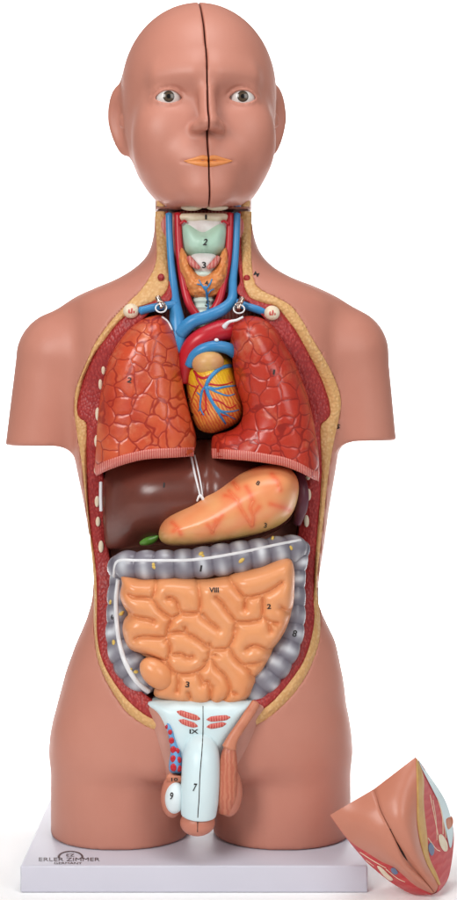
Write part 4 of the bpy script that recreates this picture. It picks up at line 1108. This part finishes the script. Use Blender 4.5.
ncol_l = len(cols_)
cols_.append(g0)
for t in np.linspace(0, 1, 13):
    p = MR_ + (Rc - MR_) * t; p = p.copy(); p[:, 2] -= 9 * taper * math.sin(math.pi * t); cols_.append(p)
Wc = [np.array([at(*q) for q in c]) for c in cols_]
V, F = lofted(Wc)
# closing shell behind the skin: right cut face, lower left cut face, back
Rface = [(415.5,757,-152),(424,768,-140),(434,784,-122),(446,803,-104),(452,822,-97),(454,838,-96),(452,860,-104),(448,879,-118),(440,890.5,-128),(434,894,-130)]
Lface = [(330,815,-149),(340,829.6,-145),(351,844,-140),(362,857,-138),(369,864.5,-136),(389,881,-131),(408,892.5,-129),(418,895,-129),(431,894.5,-131)]
nb = len(V)
ring_r = [at(*p) for p in resample(crom(Rface, 6), nv)]; ring_l = [at(*p) for p in resample(crom(Lface, 6), nv)]
def skirt(edge, ring):
    rows = []
    for t in np.linspace(0, 1, 6):
        rr = np.array(edge) + (np.array(ring) - np.array(edge)) * t; rr[:, 1] -= 2.5 * np.sin(math.pi * t) * np.linspace(.3, 1, len(rr)); rows.append(rr)
    return rows
fskin = obj('insert_skin', V, F, M['skin2'], fem)
cw = np.array(at(405, 838, -100))
VR, FR = lofted(skirt(Wc[-1], ring_r))
obj('cut_face', VR, FR, M['fem_muscle'], fem); t_r = bvh(VR, FR)
VL, FL = lofted(skirt(Wc[0], ring_l))
obj('cut_face', VL, FL, M['fem_muscle'], fem); t_l = bvh(VL, FL)
rim_back = [tuple(p) for p in ring_r] + [tuple(p) for p in ring_l[::-1]] + [tuple(Wc[i][0]) for i in range(0, len(Wc))]
Vb = np.array(rim_back + [tuple(cw)]); nbk = len(rim_back)
mid1 = Vb[:-1] * .55 + cw * .45; mid1[:, 1] += 4; mid1[:, 2] = np.maximum(mid1[:, 2], 2)
Vb2 = np.r_[Vb[:-1], mid1, cw[None]]
Fb = []
for i in range(nbk):
    j = (i + 1) % nbk
    Fb.append((i, j, nbk + j, nbk + i)); Fb.append((nbk + i, nbk + j, 2 * nbk))
obj('insert_back', Vb2, Fb, M['fem_muscle'], fem)
def patch(name, tree, poly, m, off=.5, n=5, thick=2.5):
    Q = crom(poly, n, True); cen = Q.mean(0); N = len(Q); V = []; F = []
    for s in (1.0, .985, .75, .5, .25):
        for q in Q:
            p = cen + (q - cen) * s; hp = None; kk = 0
            while hp is None and kk < 14:
                pp = p + (cen - p) * kk * .05; hp = hit([tree], pp[0], pp[1]); kk += 1
            if hp is None: hp = np.array(at(p[0], p[1], -120))
            hp = np.array(at(p[0], p[1], hp[1]))
            V.append(hp + [0, thick if s == 1.0 else -off, 0])
    hp = hit([tree], cen[0], cen[1]); V.append((np.array(at(cen[0], cen[1], -120)) if hp is None else hp) + [0, -off, 0])
    for r in range(4):
        for j in range(N): F.append((r * N + j, r * N + (j + 1) % N, (r + 1) * N + (j + 1) % N, (r + 1) * N + j))
    for j in range(N): F.append((4 * N + j, 4 * N + (j + 1) % N, 5 * N))
    return obj(name, V, F, m, fem)
fatrows = [[], [], [], []]
fa = resample(crom([(416,757.5),(416.3,780),(416.8,800),(417,822),(420.8,845),(427,864),(438.5,884.5)], 6), 40)
fb = resample(crom([(417.5,759),(422.5,772),(424,783),(424,805),(427,834),(429.5,857),(437,874),(440.5,884)], 6), 40)
rows = []
for tt in (0, .02, .35, .7, 1.0, 1.01):
    r_ = []
    for a, b in zip(fa, fb):
        p = a + (b - a) * min(tt, 1); hp = hit([t_r], p[0], p[1]); hp = hit([t_r], p[0] + 1, p[1]) if hp is None else hp
        hp = np.array(at(p[0], p[1], -150)) if hp is None else np.array(at(p[0], p[1], hp[1]))
        r_.append(hp + [0, 1.5 if tt in (0, 1.01) else -.7, 0])
    r_ = np.array(r_); r_[:, 1] = smooth1(r_[:, 1], 2, 2); rows.append(r_)
V, F = lofted(rows); obj('fat_layer', V, F, M['fem_fat'], fem)
patch('pelvic_bone', t_r, [(419,760),(429,775),(438,788),(446,802),(451,818),(453.4,833),(451.5,847),(449,845),(447.5,825),(444,810),(438,796),(430,781),(422,769)], M['bladder'], 1.2)
patch('bone_band', t_r, [(446,819),(452,817),(452.6,824),(448,829)], M['cordtan'], 1.6)
patch('cut_bone', t_r, [(438.5,836),(442,834.5),(447,842),(447.5,850),(444,851),(440,845)], M['bone'], 1.0)
patch('cut_vein', t_r, [(428.5,845),(431,842.5),(434,847),(434,853),(431.5,855.5),(428.8,851)], M['greyblue'], 1.0)
vessels('tendon', [t_r], [([(430,795),(434,815),(438,835)], .5, .4), ([(437,797),(442,815),(443,834)], .7, .5), ([(428,838),(436,849),(440,851)], .5, .4), ([(433,800),(436,820),(437,840)], .4, .3), ([(441,812),(444,824),(446,838)], .5, .4)], M['bone'], fem, off=.2)
patch('cut_bone', t_l, [(377,866.5),(381,867),(388,874),(393,879),(390,880.5),(383,875)], M['bone'], .8)
patch('cut_vein', t_l, [(391,868.5),(394.5,868),(398,872.5),(395,874.5),(391.5,872)], M['greyblue'], .8)
vessels('tendon', [t_l], [([(360,852),(372,860),(386,868)], .5, .4), ([(386,869),(397,878),(405,882)], .4, .3), ([(366,860),(374,866)], .4, .3)], M['bone'], fem, off=.2)
def slit():
    Q = on([bvh(V_, F_) for V_, F_ in [lofted(Wc)]], [(390.5,829),(396,841),(402,853),(407,860)], 2, -.2)
    return sweep(Q, 2.4 * np.sin(np.linspace(.25, math.pi - .35, len(Q))) + .2, 8, n=1)
V, F = slit(); obj('slit', V, F, M['gap'], fem)

# ================================================================== backdrop (white studio sweep)
prof = [(y, 0) for y in (-900, -400, 0, 500, 1200, 2000, 2500)]
for a in np.linspace(0, math.pi / 2, 12)[1:]: prof.append((2500 + 500 * math.sin(a), 500 - 500 * math.cos(a)))
prof.append((3000, 1800))
V = []; F = []
for xx in (-2200, 2200):
    for y, z in prof: V.append((xx, y, z))
n = len(prof)
for i in range(n - 1): F.append((i, n + i, n + i + 1, i + 1))
bd = obj('backdrop', V, F, M['backdrop']); bd['kind'] = 'structure'; bd['label'] = 'plain white studio backdrop sweep'

# ================================================================== camera, lamps, world
cam = bpy.data.cameras.new('camera'); co = bpy.data.objects.new('camera', cam); COL.objects.link(co)
co.location = (0, -D * .001, CAMZ * .001); co.rotation_euler = (math.radians(90), 0, 0)
cam.sensor_fit = 'VERTICAL'; cam.sensor_height = 36; cam.lens = 36 * D / 900.0
cam.shift_y = -50 / 900.0; cam.shift_x = 0.0; cam.clip_end = 50; cam.clip_start = .05
C.camera = co
def area(name, loc, target, sx, sy, power, col=(1, 1, 1)):
    l = bpy.data.lights.new(name, 'AREA'); l.shape = 'RECTANGLE'; l.size = sx; l.size_y = sy; l.energy = power; l.color = col
    o = bpy.data.objects.new(name, l); COL.objects.link(o); o.location = loc
    o.rotation_euler = (Vector(target) - Vector(loc)).to_track_quat('-Z', 'Y').to_euler()
    return o
area('key_softbox', (-1.1, -1.9, 1.35), (-.03, 0, .45), .8, .8, 31, (1, .985, .965))
area('fill_softbox', (1.15, -1.7, 1.2), (.05, 0, .35), .9, 1.1, 13)
area('top_softbox', (0, -.5, 2.0), (0, 0, 0), 1.0, .7, 13)
area('backdrop_lamp', (-1.1, 1.5, 1.2), (.1, 3.0, .6), .5, 1.2, 42)
area('backdrop_lamp', (1.1, 1.5, 1.2), (-.1, 3.0, .6), .5, 1.2, 42)
fl = area('floor_lamp', (0, 1.25, 2.2), (0, 1.3, 0), 1.0, .5, 45); fl.data.spread = math.radians(60)
wd_ = bpy.data.worlds.new('World'); C.world = wd_; wd_.use_nodes = True
wd_.node_tree.nodes['Background'].inputs[0].default_value = (1, 1, 1, 1)
wd_.node_tree.nodes['Background'].inputs[1].default_value = .20
C.view_settings.view_transform = 'Standard'; C.view_settings.look = 'None'; C.view_settings.exposure = 0; C.view_settings.gamma = 1
